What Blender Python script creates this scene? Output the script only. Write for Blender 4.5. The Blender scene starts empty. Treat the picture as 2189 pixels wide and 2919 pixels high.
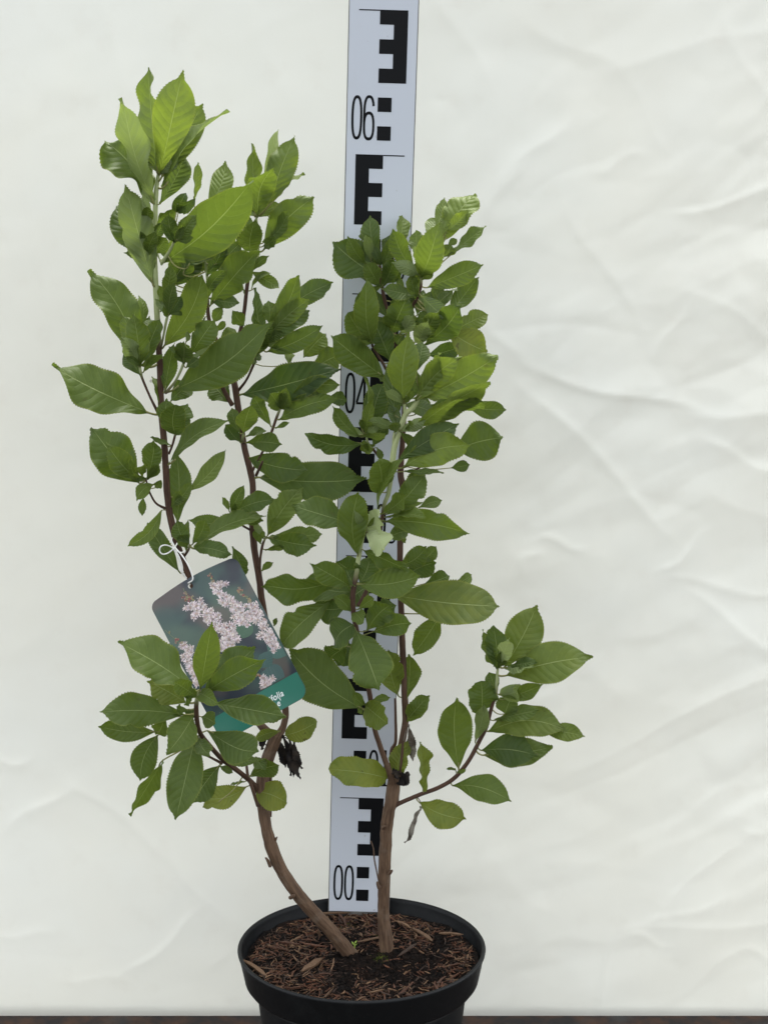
import bpy, bmesh, math, random
from mathutils import Vector, Matrix, noise
random.seed(7)
S = bpy.context.scene
C = S.collection

# ------------------------------------------------------------------ camera
IW, IH, FPX = 2189.0, 2919.0, 5064.0          # photograph size and focal length in its pixels
PITCH = 0.1886
SOIL = 0.138                                  # soil level above the bench
CAM = Vector((0, 0, SOIL + 0.5861))
cd = bpy.data.cameras.new('camera'); cam = bpy.data.objects.new('camera', cd); C.objects.link(cam)
cam.location = CAM; cam.rotation_euler = (math.pi/2 - PITCH, 0, 0)
cd.sensor_fit = 'HORIZONTAL'; cd.sensor_width = 36; cd.lens = 36*FPX/IW
cd.clip_start = 0.05; cd.clip_end = 100
S.camera = cam
# ------------------------------------------------------------------ sky, sun, exposure
SUN_EL, SUN_AZ = 60.0, 15.0                   # hazy light from above and behind the cloth
w = bpy.data.worlds.new('World'); S.world = w; w.use_nodes = True
nt = w.node_tree; nt.nodes.clear()
sky = nt.nodes.new('ShaderNodeTexSky'); sky.sky_type = 'NISHITA'; sky.sun_disc = False
sky.sun_elevation = math.radians(SUN_EL); sky.sun_rotation = math.radians(SUN_AZ)
sky.air_density = 1.0; sky.dust_density = 3.0; sky.ozone_density = 1.0
hs = nt.nodes.new('ShaderNodeHueSaturation'); hs.inputs['Saturation'].default_value = 0.2
bg = nt.nodes.new('ShaderNodeBackground'); bg.inputs['Strength'].default_value = 0.15
wo = nt.nodes.new('ShaderNodeOutputWorld')
nt.links.new(sky.outputs[0], hs.inputs['Color']); nt.links.new(hs.outputs[0], bg.inputs['Color']); nt.links.new(bg.outputs[0], wo.inputs[0])
sl = bpy.data.lights.new('sun', 'SUN'); sl.energy = 1.6; sl.angle = math.radians(24); sl.color = (1, .965, .9)
so = bpy.data.objects.new('sun', sl); C.objects.link(so)
az, el = math.radians(SUN_AZ), math.radians(SUN_EL)
sd = Vector((math.sin(az)*math.cos(el), math.cos(az)*math.cos(el), math.sin(el)))
so.rotation_euler = (-sd).to_track_quat('-Z', 'Y').to_euler(); so.location = (0, 3, 4)
S.view_settings.view_transform = 'Standard'; S.view_settings.look = 'None'
S.view_settings.exposure = 2.0; S.view_settings.gamma = 1.0; S.view_settings.use_curve_mapping = False
S.render.engine = 'CYCLES'

# ------------------------------------------------------------------ helpers
cp, sp = math.cos(PITCH), math.sin(PITCH)
FWD = Vector((0, cp, -sp)); DOWN = Vector((0, -sp, -cp)); RIGHT = Vector((1, 0, 0))
def P(x, y, Y):
    """the point seen at photograph pixel (x, y) that stands Y metres in front of the camera"""
    d = FWD + RIGHT*((x - IW/2)/FPX) + DOWN*((y - IH/2)/FPX)
    return CAM + d*(Y/d.y)
def px_per_m(p): return FPX/((p - CAM).dot(FWD))
def obj(name, me, mats=None, parent=None):
    o = bpy.data.objects.new(name, me); C.objects.link(o)
    if mats:
        for m in (mats if isinstance(mats, (list, tuple)) else [mats]): me.materials.append(m)
    if parent: o.parent = parent
    return o
def mesh(name, v, f, smooth=True):
    me = bpy.data.meshes.new(name); me.from_pydata([tuple(q) for q in v], [], f); me.update()
    if smooth: me.polygons.foreach_set('use_smooth', [True]*len(me.polygons))
    return me
def tag(o, label, cat, group=None, kind=None):
    o['label'] = label; o['category'] = cat
    if group: o['group'] = group
    if kind: o['kind'] = kind
    return o
def empty(name, loc=(0, 0, 0)):
    o = bpy.data.objects.new(name, None); C.objects.link(o); o.location = loc; o.empty_display_size = .02; return o
def catmull(pts, n=6):
    out = []
    for i in range(len(pts)-1):
        p0, p1, p2, p3 = pts[max(i-1, 0)], pts[i], pts[i+1], pts[min(i+2, len(pts)-1)]
        for k in range(n):
            t = k/n
            out.append([.5*((2*b) + (-a+c)*t + (2*a-5*b+4*c-d)*t*t + (-a+3*b-3*c+d)*t**3) for a, b, c, d in zip(p0, p1, p2, p3)])
    out.append(list(pts[-1])); return out
def tube(path, rad, sides=10, rough=0.0, cap=True):
    """path: list of Vector, rad: list of float -> verts, faces"""
    v, f = [], []
    up = None
    for i, p in enumerate(path):
        d = (path[min(i+1, len(path)-1)] - path[max(i-1, 0)]).normalized()
        if up is None: up = d.orthogonal().normalized()
        up = (up - d*up.dot(d)).normalized(); sd_ = d.cross(up)
        for k in range(sides):
            a = 2*math.pi*k/sides
            q = up*math.cos(a) + sd_*math.sin(a)
            r = rad[i]
            if rough: r *= 1 + rough*noise.noise((p + q*.01)*160) + .5*rough*noise.noise(Vector((math.cos(a)*1.5, math.sin(a)*1.5, p.z*30)))
            v.append(p + q*r)
        if i:
            b = len(v) - 2*sides
            for k in range(sides):
                k2 = (k+1) % sides; f.append((b+k, b+k2, b+sides+k2, b+sides+k))
    if cap:
        f.append(tuple(range(sides-1, -1, -1))); f.append(tuple(range(len(v)-sides, len(v))))
    return v, f
def boxmesh(name, x0, x1, y0, y1, z0, z1, bevel=0):
    bm = bmesh.new()
    bmesh.ops.create_cube(bm, size=1)
    for q in bm.verts: q.co = Vector((x0 if q.co.x < 0 else x1, y0 if q.co.y < 0 else y1, z0 if q.co.z < 0 else z1))
    if bevel: bmesh.ops.bevel(bm, geom=bm.edges[:], offset=bevel, segments=2, profile=.5, affect='EDGES')
    me = bpy.data.meshes.new(name); bm.to_mesh(me); bm.free(); return me
def lathe(name, prof, n=96, center=(0, 0)):
    v, f = [], []
    for r, z in prof:
        for k in range(n):
            a = 2*math.pi*k/n; v.append((center[0]+r*math.cos(a), center[1]+r*math.sin(a), z))
    for i in range(len(prof)-1):
        for k in range(n):
            k2 = (k+1) % n; f.append((i*n+k, i*n+k2, (i+1)*n+k2, (i+1)*n+k))
    return mesh(name, v, f)

# node helpers
class N:
    def __init__(s, name):
        s.m = bpy.data.materials.new(name); s.m.use_nodes = True; s.t = s.m.node_tree; s.t.nodes.clear()
        s.out = s.t.nodes.new('ShaderNodeOutputMaterial')
    def n(s, typ, ins=None, **kw):
        nd = s.t.nodes.new(typ)
        for k, val in kw.items(): setattr(nd, k, val)
        for k, val in (ins or {}).items(): s.set(nd.inputs[k], val)
        return nd
    def set(s, sock, val):
        if hasattr(val, 'is_output'): s.t.links.new(val, sock)
        elif isinstance(val, bpy.types.Node): s.t.links.new(val.outputs[0], sock)
        else:
            if isinstance(val, tuple) and len(val) == 3 and sock.type == 'RGBA': val = val + (1,)
            sock.default_value = val
    def math(s, op, a, b=None, c=None, clamp=False):
        nd = s.t.nodes.new('ShaderNodeMath'); nd.operation = op; nd.use_clamp = clamp
        s.set(nd.inputs[0], a)
        if b is not None: s.set(nd.inputs[1], b)
        if c is not None: s.set(nd.inputs[2], c)
        return nd.outputs[0]
    def mix(s, fac, a, b, blend='MIX'):
        nd = s.t.nodes.new('ShaderNodeMix'); nd.data_type = 'RGBA'; nd.blend_type = blend
        s.set(nd.inputs[0], fac); s.set(nd.inputs[6], a); s.set(nd.inputs[7], b); return nd.outputs[2]
    def ramp(s, fac, lo, hi, a=0., b=1.):
        nd = s.t.nodes.new('ShaderNodeMapRange'); nd.interpolation_type = 'SMOOTHSTEP'
        s.set(nd.inputs[0], fac); nd.inputs[1].default_value = lo; nd.inputs[2].default_value = hi
        nd.inputs[3].default_value = a; nd.inputs[4].default_value = b; return nd.outputs[0]
    def noise(s, scale, detail=4, rough=.55, vec=None, dist=0.):
        nd = s.t.nodes.new('ShaderNodeTexNoise'); nd.inputs['Scale'].default_value = scale
        nd.inputs['Detail'].default_value = detail; nd.inputs['Roughness'].default_value = rough; nd.inputs['Distortion'].default_value = dist
        if vec is not None: s.set(nd.inputs['Vector'], vec)
        return nd
    def obj(s): return s.n('ShaderNodeTexCoord').outputs['Object']
    def pos(s): return s.n('ShaderNodeNewGeometry').outputs['Position']
    def bump(s, h, strength=.3, dist=.001, normal=None):
        nd = s.t.nodes.new('ShaderNodeBump'); nd.inputs['Strength'].default_value = strength; nd.inputs['Distance'].default_value = dist
        s.set(nd.inputs['Height'], h)
        if normal is not None: s.set(nd.inputs['Normal'], normal)
        return nd.outputs[0]
    def pbr(s, col, rough=.5, spec=.5, normal=None, **kw):
        nd = s.t.nodes.new('ShaderNodeBsdfPrincipled'); s.set(nd.inputs['Base Color'], col); s.set(nd.inputs['Roughness'], rough)
        s.set(nd.inputs['Specular IOR Level'], spec)
        if normal is not None: s.set(nd.inputs['Normal'], normal)
        for k, val in kw.items(): s.set(nd.inputs[k], val)
        return nd.outputs[0]
    def done(s, sh): s.t.links.new(sh, s.out.inputs['Surface']); return s.m

# ------------------------------------------------------------------ materials
def m_cloth():
    k = N('cloth'); p = k.pos()
    big = k.noise(2.2, 5, .6, p); fine = k.noise(34, 5, .6, p)
    col = k.mix(k.ramp(big.outputs[0], .35, .7), (.825, .815, .722), (.815, .82, .75))
    col = k.mix(k.math('MULTIPLY', k.ramp(fine.outputs[0], .52, .75), .12), col, (.66, .62, .53))
    vor = k.n('ShaderNodeTexVoronoi', {'Scale': 26.0, 'Vector': p})
    spk = k.n('ShaderNodeTexVoronoi', {'Scale': 26.0, 'Vector': p}); 
    sel = k.math('GREATER_THAN', k.n('ShaderNodeSeparateColor', {0: vor.outputs['Color']}).outputs[0], .955)
    dot = k.math('MULTIPLY', sel, k.math('LESS_THAN', vor.outputs['Distance'], .035))
    col = k.mix(k.math('MULTIPLY', dot, .55), col, (.22, .18, .13))
    sx = k.n('ShaderNodeSeparateXYZ', {0: p})
    wv = k.math('MULTIPLY', k.math('SINE', k.math('MULTIPLY', sx.outputs[0], 5200.)), k.math('SINE', k.math('MULTIPLY', sx.outputs[2], 5200.)))
    grain = k.noise(900, 2, .5, p)
    hb = k.math('ADD', k.math('MULTIPLY', wv, .25), grain.outputs[0])
    nrm = k.bump(hb, .10, .0006)
    d = k.n('ShaderNodeBsdfDiffuse', {'Color': col, 'Roughness': .6, 'Normal': nrm})
    g = k.n('ShaderNodeBsdfGlossy', {'Color': (1., 1., 1.), 'Roughness': .42, 'Normal': nrm})
    t = k.n('ShaderNodeBsdfTranslucent', {'Color': (.79, .79, .71)})
    a = k.n('ShaderNodeMixShader', {0: .03, 1: d.outputs[0], 2: t.outputs[0]})
    b = k.n('ShaderNodeMixShader', {0: .05, 1: a.outputs[0], 2: g.outputs[0]})
    return k.done(b.outputs[0])
def m_leaf():
    k = N('leaf')
    uv = k.n('ShaderNodeUVMap', uv_map='UVMap'); s = k.n('ShaderNodeSeparateXYZ', {0: uv.outputs[0]})
    x, y = s.outputs[0], s.outputs[1]
    at = k.n('ShaderNodeAttribute', attribute_name='leafc'); ac = k.n('ShaderNodeSeparateColor', {0: at.outputs['Color']})
    tone, yel, rnd = ac.outputs[0], ac.outputs[1], ac.outputs[2]
    pos = k.pos()
    sg = k.math('SUBTRACT', x, .5)
    a = k.math('MULTIPLY', k.math('ABSOLUTE', sg), 2.)
    wig = k.noise(60, 2, .5, pos)
    wob = k.math('MULTIPLY', k.math('SUBTRACT', wig.outputs[0], .5), .06)
    q = k.math('SUBTRACT', k.math('ADD', y, wob), k.math('MULTIPLY', k.math('POWER', a, 1.25), .17))
    q = k.math('ADD', k.math('MULTIPLY', q, 10.5), k.math('MULTIPLY', k.math('SIGN', sg), .22))
    fr = k.math('ABSOLUTE', k.math('SUBTRACT', k.math('FRACT', q), .5))          # 0 mid of the field .. .5 on the vein
    vein = k.math('MULTIPLY', k.ramp(fr, .465, .5), k.ramp(a, .95, .6))
    mid = k.ramp(a, .030, .008)
    mid = k.math('MULTIPLY', mid, k.ramp(y, 1.0, .8, .35, 1.))
    n1 = k.noise(70, 4, .6, pos); n2 = k.noise(420, 3, .6, pos)
    dark, light = (.0265, .053, .0145), (.150, .204, .038)
    col = k.mix(tone, dark, light)
    col = k.mix(k.math('MULTIPLY', k.ramp(n1.outputs[0], .4, .7), .30), col, (.085, .125, .016), 'MIX')
    col = k.mix(k.math('MULTIPLY', k.ramp(n2.outputs[0], .45, .75), .22), col, (.018, .04, .012))
    col = k.mix(k.math('MULTIPLY', yel, k.ramp(n1.outputs[0], .3, .62, .35, 1.)), col, (.24, .24, .030))
    spot = k.noise(150, 2, .5, k.n('ShaderNodeVectorMath', {0: pos, 1: (3.3, 1.7, .4)}, operation='ADD'))
    col = k.mix(k.math('MULTIPLY', k.math('MULTIPLY', k.ramp(spot.outputs[0], .70, .735), .8), k.ramp(yel, .1, .5, .4, 1.)), col, (.045, .025, .012))
    edge = k.math('MULTIPLY', k.ramp(a, .9, 1.), .45)
    col = k.mix(edge, col, (.22, .24, .04))
    col = k.mix(k.math('MULTIPLY', vein, .30), col, (.22, .29, .10))
    col = k.mix(k.math('MULTIPLY', mid, .56), col, (.36, .42, .17))
    geo = k.n('ShaderNodeNewGeometry')
    under = k.mix(.72, col, k.mix(tone, (.085, .125, .055), (.27, .33, .14)))
    under = k.mix(k.math('MULTIPLY', k.math('MAXIMUM', k.math('MULTIPLY', vein, .55), mid), .6), under, (.36, .42, .20))
    colf = k.mix(geo.outputs['Backfacing'], col, under)
    colf = k.mix(k.math('MULTIPLY', rnd, .85), colf, (.40, .46, .25))
    hgt = k.math('SUBTRACT', k.math('ADD', k.math('MULTIPLY', k.math('POWER', k.math('SUBTRACT', 1., k.math('MULTIPLY', fr, 2.)), .6), .8), k.math('MULTIPLY', n2.outputs[0], .16)), k.math('MULTIPLY', mid, .8))
    nrm = k.bump(hgt, .45, .0011)
    rough = k.math('ADD', .43, k.math('MULTIPLY', n1.outputs[0], .24))
    b = k.pbr(colf, rough, .26, nrm)
    tcol = k.mix(.55, colf, k.mix(tone, (.10, .17, .012), (.30, .40, .030)))
    t = k.n('ShaderNodeBsdfTranslucent', {'Color': tcol, 'Normal': nrm})
    mx = k.n('ShaderNodeMixShader', {0: .36, 1: b, 2: t.outputs[0]})
    return k.done(mx.outputs[0])
def m_petiole():
    k = N('petiole'); n1 = k.noise(120, 3, .5, k.pos())
    col = k.mix(n1.outputs[0], (.16, .18, .055), (.22, .20, .075))
    return k.done(k.pbr(col, .55, .3))
def m_stem():
    k = N('stem_bark'); p = k.pos()
    at = k.n('ShaderNodeAttribute', attribute_name='stemc'); ac = k.n('ShaderNodeSeparateColor', {0: at.outputs['Color']})
    sa = k.n('ShaderNodeAttribute', attribute_name='stemp'); mp = k.n('ShaderNodeMapping', {'Vector': sa.outputs['Vector'], 'Scale': (1., 1., .14)})
    n1 = k.noise(420, 5, .65, mp.outputs[0]); n2 = k.noise(90, 4, .6, p)
    wood = k.mix(k.ramp(n1.outputs[0], .3, .75), (.062, .036, .022), (.155, .097, .058))
    wood = k.mix(k.math('MULTIPLY', k.ramp(n2.outputs[0], .5, .75), .3), wood, (.20, .165, .125))
    young = k.mix(k.ramp(n1.outputs[0], .3, .75), (.040, .021, .014), (.105, .056, .036))
    green = k.mix(k.ramp(n1.outputs[0], .3, .7), (.25, .29, .125), (.36, .40, .20))
    col = k.mix(ac.outputs[1], wood, young)
    col = k.mix(ac.outputs[0], col, green)
    nrm = k.bump(n1.outputs[0], k.math('SUBTRACT', 1., ac.outputs[1]) if False else .4, .0010)
    return k.done(k.pbr(col, .72, .25, nrm))
def m_simple(name, col, rough=.6, spec=.4, nscale=0, col2=None, bump=0, bd=.0006):
    k = N(name)
    if nscale:
        n1 = k.noise(nscale, 5, .6, k.pos()); c = k.mix(k.ramp(n1.outputs[0], .35, .68), col, col2 or col)
        nrm = k.bump(n1.outputs[0], bump, bd) if bump else None
        return k.done(k.pbr(c, rough, spec, nrm))
    return k.done(k.pbr(col, rough, spec))
def m_pot():
    k = N('black_plastic'); p = k.pos(); n1 = k.noise(55, 5, .65, p); n2 = k.noise(600, 3, .6, p)
    col = k.mix(k.ramp(n1.outputs[0], .5, .8), (.0040, .0048, .0054), (.0085, .0098, .0102))
    col = k.mix(k.math('MULTIPLY', k.ramp(n2.outputs[0], .62, .78), .35), col, (.06, .055, .048))
    r = k.math('ADD', .38, k.math('MULTIPLY', n1.outputs[0], .25))
    return k.done(k.pbr(col, r, .24, k.bump(n2.outputs[0], .10, .0005)))
def m_attr(name, rough=.5, spec=.4, layer='pc'):
    k = N(name); at = k.n('ShaderNodeAttribute', attribute_name=layer)
    return k.done(k.pbr(at.outputs['Color'], rough, spec))
def m_tagphoto():
    k = N('tag_print'); p = k.n('ShaderNodeTexCoord').outputs['Object']
    n1 = k.noise(34, 2, .4, p, .4); n2 = k.noise(21, 2, .4, k.n('ShaderNodeVectorMath', {0: p, 1: (.31, .77, .1)}, operation='ADD'))
    n3 = k.noise(27, 1, .4, k.n('ShaderNodeVectorMath', {0: p, 1: (1.7, .2, .6)}, operation='ADD'))
    col = k.mix(k.ramp(n1.outputs[0], .42, .62), (.005, .011, .022), (.020, .055, .048))
    col = k.mix(k.math('MULTIPLY', k.ramp(n2.outputs[0], .52, .66), .8), col, (.050, .095, .062))
    col = k.mix(k.math('MULTIPLY', k.ramp(n3.outputs[0], .58, .70), .65), col, (.095, .070, .058))
    return k.done(k.pbr(col, .30, .5))
def m_rust():
    k = N('rusty_steel'); p = k.pos(); n1 = k.noise(45, 6, .65, p); n2 = k.noise(14, 4, .6, p)
    col = k.mix(k.ramp(n1.outputs[0], .38, .66), (.014, .012, .012), (.055, .026, .014))
    col = k.mix(k.math('MULTIPLY', k.ramp(n2.outputs[0], .52, .7), .6), col, (.05, .056, .055))
    return k.done(k.pbr(col, .7, .3, k.bump(n1.outputs[0], .5, .001)))
def m_staff():
    k = N('white_enamel'); p = k.n('ShaderNodeTexCoord').outputs['Object']; n1 = k.noise(22, 5, .65, p); n2 = k.noise(130, 3, .5, p)
    col = k.mix(k.math('MULTIPLY', k.ramp(n1.outputs[0], .55, .78), .35), (.55, .585, .635), (.48, .50, .51))
    col = k.mix(k.math('MULTIPLY', k.ramp(n2.outputs[0], .70, .76), .45), col, (.26, .25, .23))
    return k.done(k.pbr(col, .32, .45))
def m_soil():
    k = N('soil'); p = k.pos(); n1 = k.noise(260, 6, .7, p); n2 = k.noise(45, 4, .6, p)
    col = k.mix(k.ramp(n1.outputs[0], .4, .7), (.004, .003, .0025), (.020, .012, .008))
    col = k.mix(k.math('MULTIPLY', k.ramp(n2.outputs[0], .5, .7), .4), col, (.03, .016, .010))
    return k.done(k.pbr(col, .85, .15, k.bump(n1.outputs[0], 1., .004)))
def m_chip(name, a, b):
    k = N(name); oc = k.n('ShaderNodeTexCoord').outputs['Object']
    mp = k.n('ShaderNodeMapping', {'Vector': oc, 'Scale': (.12, 1., 1.)}); n1 = k.noise(900, 4, .6, mp.outputs[0])
    rn = k.n('ShaderNodeObjectInfo').outputs['Random']
    col = k.mix(k.ramp(n1.outputs[0], .3, .7), a, b)
    col = k.mix(k.math('MULTIPLY', rn, .5), col, (.03, .016, .010))
    return k.done(k.pbr(col, .6, .4, k.bump(n1.outputs[0], .5, .0008)))
M = dict(cloth=m_cloth(), leaf=m_leaf(), petiole=m_petiole(), stem=m_stem(), pot=m_pot(), rust=m_rust(), staff=m_staff(), soil=m_soil(),
         tagp=m_tagphoto(), tagf=m_attr('tag_flower_print', .32, .5), ink=m_simple('black_ink', (.0035, .004, .005), .5, .18),
         edge=m_simple('staff_edge', (.09, .09, .085), .6, .4, 60, (.17, .16, .14)), band=m_simple('tag_band', (.011, .135, .092), .30, .5),
         white=m_simple('white_print', (.78, .82, .80), .35, .5), cord=m_simple('elastic_cord', (.78, .78, .74), .6, .3),
         back=m_simple('tag_back', (.55, .55, .52), .5, .4),
         dead=m_simple('withered_leaf', (.006, .005, .005), .75, .25, 160, (.028, .020, .014), .8, .002),
         dry=m_simple('dry_leaf', (.07, .055, .04), .75, .25, 120, (.24, .22, .18), .8, .002),
         seed=m_simple('seedling_green', (.25, .36, .05), .5, .4), moss=m_simple('moss', (.05, .07, .014), .9, .1, 300, (.12, .13, .03)))
CH = [m_chip('bark_red', (.048, .017, .008), (.145, .058, .027)), m_chip('bark_tan', (.085, .042, .020), (.26, .155, .082)), m_chip('bark_dark', (.014, .008, .005), (.055, .027, .014))]

# ------------------------------------------------------------------ bench and cloth
BACK = 1.446
bench = obj('bench_top', boxmesh('bench_top', -1.2, 1.2, .86, BACK, -.045, 0, .004), M['rust'])
bench['kind'] = 'structure'
CLY = 1.466
def ch(x, y):                                  # photograph pixel -> cloth coordinates (x, z)
    q = P(x, y, CLY); return q.x, q.z
creases = [  # x0, y0, x1, y1 (pixels), height mm, half widths cm on each side
 (1924,598,2260,530,1.6,.5,2.0),(1430,517,1620,330,1.2,1.2,2.6),(1380,640,1480,450,1.2,2.,1.),(1625,604,1821,940,.9,2.2,.8),(1880,1005,1973,826,1.3,.7,1.8),
 (1973,826,2240,990,1.1,.9,2.2),(1528,1059,1951,1168,2.3,2.4,.8),(1506,1114,1897,1500,1.9,1.2,2.8),(1951,1168,2240,1195,1.6,1.4,2.6),(2005,1265,2240,1345,1.3,.8,2.2),
 (1821,940,1430,930,-.9,1.4,1.8),(1480,1030,1320,830,1.0,1.4,1.),(1877,1630,2008,1527,1.5,.6,1.4),(1910,1657,2240,1695,1.3,1.4,.9),(1964,1695,2240,1870,1.3,.9,1.8),
 (1628,2194,2240,1912,1.7,2.4,1.0),(1563,2270,2240,1995,-1.5,1.2,2.4),(1867,2618,2116,2368,1.9,1.2,2.4),(2116,2368,2240,2345,1.5,1.2,1.6),(1791,2656,2240,2612,1.3,1.0,1.8),
 (1685,2880,1771,2657,1.7,.7,2.0),(1790,2666,1904,2685,1.2,.5,1.2),(1937,2828,2113,2709,1.7,2.4,.9),(2113,2709,2240,2730,1.3,1.4,.9),(1828,2643,2066,2547,1.3,.8,1.8),
 (205,2240,488,2446,1.1,1.6,1.),(20,2370,200,2240,1.2,1.,1.6),(488,2446,640,2640,.8,1.4,1.4),(367,2769,565,2608,1.5,.7,1.6),(-40,2180,80,2170,1.3,1.,1.),(180,2790,360,2800,.9,1.2,1.2),
 (-20,2660,150,2670,.8,1.,1.4),(1530,1540,1660,1555,1.2,.5,.8),(1475,1625,1530,1565,1.1,.6,.9),(1470,2150,1620,2040,.8,1.2,1.4),(280,-60,440,760,1.1,2.6,3.2),(520,-60,600,420,.7,2.4,2.),
 (60,300,150,1000,.7,3.,2.4),(1560,2420,1800,2300,.7,1.6,1.8),(1640,1800,1760,2000,.7,2.,1.6),(700,-40,820,300,.7,2.,3.),(1240,-40,1400,260,.9,2.,2.4),(1500,60,1760,200,.8,2.,1.6),
 (1760,180,2240,80,1.0,1.6,2.4),(1700,480,1830,440,.9,.8,1.2),(2060,40,2200,330,.8,1.4,2.),(1690,1330,1990,1480,-.8,1.6,2.),(2040,1400,2240,1520,.9,1.2,1.8),(30,1900,140,1760,.5,2.,2.),
 (1400,2460,1560,2600,.6,2.,2.),(1420,2760,1600,2640,.6,1.6,2.),(600,2780,690,2640,.6,1.6,1.4)]
CR = []
for a in creases:
    x0, z0 = ch(a[0], a[1]); x1, z1 = ch(a[2], a[3]); CR.append((x0, z0, x1, z1, a[4]*.0009, a[5]*.0040, a[6]*.0040))
rc = random.Random(5)
for i in range(120):
    x = rc.uniform(-.05, .45) if i % 3 else rc.uniform(-.45, .45); z = rc.uniform(-.05, 1.05); a = rc.gauss(.4, .9); l = rc.uniform(.02, .09)
    CR.append((x, z, x+l*math.cos(a), z+l*math.sin(a), rc.choice((-1, 1))*rc.uniform(.12, .45)*.0010, rc.uniform(.3, 1.)*.008, rc.uniform(.3, 1.)*.008))
NX, NZ = 460, 430
X0, X1, Z0, Z1 = -.62, .62, -.20, .96
acc = [0.0]*((NX+1)*(NZ+1))
gx = [X0 + (X1-X0)*i/NX for i in range(NX+1)]; gz = [Z0 + (Z1-Z0)*j/NZ for j in range(NZ+1)]
for (x0, z0, x1, z1, A, wa, wb) in CR:
    dx, dz = x1-x0, z1-z0; L = math.hypot(dx, dz); ux, uz = dx/L, dz/L; m_ = 5*max(wa, wb) + .02
    i0 = max(0, int((min(x0, x1)-m_-X0)/(X1-X0)*NX)); i1 = min(NX, int((max(x0, x1)+m_-X0)/(X1-X0)*NX)+1)
    j0 = max(0, int((min(z0, z1)-m_-Z0)/(Z1-Z0)*NZ)); j1 = min(NZ, int((max(z0, z1)+m_-Z0)/(Z1-Z0)*NZ)+1)
    for j in range(j0, j1+1):
        for i in range(i0, i1+1):
            ex, ez = gx[i]-x0, gz[j]-z0; t = (ex*ux + ez*uz)/L; d = -ex*uz + ez*ux + .004*math.sin(5*t+A*9000)
            en = 0 if -.25 < t < 1.25 else 1
            if en: continue
            fade = 1 if .25 < t < .8 else (max(0, (t+.25)/.5) if t < .5 else max(0, (1.25-t)/.45)); fade = fade*fade*(3-2*fade)
            ww = wa if d > 0 else wb; q = abs(d)/ww
            if q > 5: continue
            acc[j*(NX+1)+i] += A*fade*math.exp(-math.sqrt(q*q+.006))
def crumple(x, z):
    """a net of sharp folds, stronger to the right and low on the left"""
    wx = x + .018*noise.noise(Vector((x*6, z*6, .3))); wz = z + .018*noise.noise(Vector((x*6, z*6, 9.3)))
    a, b = (wx*.86 + wz*.5), (-wx*.5 + wz*.86)
    m = min(1., max(.12, .25 + 1.5*(x+.02) + .9*max(0., .32-z)*max(0., min(1., (-x+.1)*6)))) * (.55 + .9*max(0., .5+noise.noise(Vector((x*4.3, z*4.3, 3.)))))
    h = 0.
    for sc, k, o in ((5.5, .044, 0.), (11., .070, 5.), (23., .050, 11.), (47., .02, 3.)):
        d, _ = noise.voronoi(Vector((a*sc*.7+o, b*sc*1.25, o)), distance_metric='DISTANCE'); h += k*math.sqrt((d[1]-d[0])**2+.0012)/sc
    return m*h
v = []
for j in range(NZ+1):
    for i in range(NX+1):
        x, z = gx[i], gz[j]
        h = acc[j*(NX+1)+i] + crumple(x, z) + .0026*noise.noise(Vector((x*3.1, z*2.2, 1.3))) + .0007*noise.noise(Vector((x*11, z*8, 4.4))) + .0003*noise.noise(Vector((x*42, z*36, 7.)))
        v.append((x, CLY - h, z))
f = [(j*(NX+1)+i, j*(NX+1)+i+1, (j+1)*(NX+1)+i+1, (j+1)*(NX+1)+i) for j in range(NZ) for i in range(NX)]
cloth = obj('backdrop_cloth', mesh('backdrop_cloth', v, f), M['cloth'])
tag(cloth, 'creased off-white fabric sheet hanging behind the potted shrub', 'cloth')

# ------------------------------------------------------------------ pot
PC = P(1031, 2708, 1.2585); PX, PY = PC.x, 1.2585
RIM = SOIL + .012
pot = empty('plant_pot', (PX, PY, 0)); tag(pot, 'round black plastic nursery pot with a deep rim band', 'pot')
body = lathe('pot_body', [(0, .0005), (.062, .0005), (.066, .003), (.0795, RIM-.034), (.0795, RIM-.0295), (.0760, RIM-.0295), (.0630, .006), (0, .006)])
obj('pot_body', body, M['pot'], pot)
rimp = [(.0797, RIM-.0305), (.0862, RIM-.0272), (.0885, RIM-.0240), (.0925, RIM-.004), (.0934, RIM-.0026), (.0937, RIM-.0012), (.0931, RIM-.0002), (.0918, RIM),
        (.0908, RIM-.0008), (.0903, RIM-.003), (.0868, RIM-.0245), (.0797, RIM-.0285)]
obj('rim_band', lathe('rim_band', rimp, 128), M['pot'], pot)

# ------------------------------------------------------------------ soil and bark
soil = empty('potting_soil', (PX, PY, SOIL)); tag(soil, 'dark potting soil with reddish bark shreds filling the black pot', 'soil')
def soilh(x, y):
    r = math.hypot(x, y)
    return .0035*noise.noise(Vector((x*38, y*38, 2.))) + .0022*noise.noise(Vector((x*110, y*110, 5.))) + .004*math.exp(-((x-.012)**2+(y-.005)**2)/.0006) + .0015*(r/.088)**2
v, f = [(0, 0, soilh(0, 0))], []
NR, NA = 34, 96
for i in range(1, NR+1):
    for k in range(NA):
        r = .0882*i/NR; a = 2*math.pi*k/NA; x, y = r*math.cos(a), r*math.sin(a); v.append((x, y, soilh(x, y)))
for k in range(NA): f.append((0, 1+k, 1+(k+1) % NA))
for i in range(NR-1):
    for k in range(NA):
        k2 = (k+1) % NA; f.append((1+i*NA+k, 1+(i+1)*NA+k, 1+(i+1)*NA+k2, 1+i*NA+k2))
obj('soil_surface', mesh('soil_surface', v, f), M['soil'], soil)
rs = random.Random(11)
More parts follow.
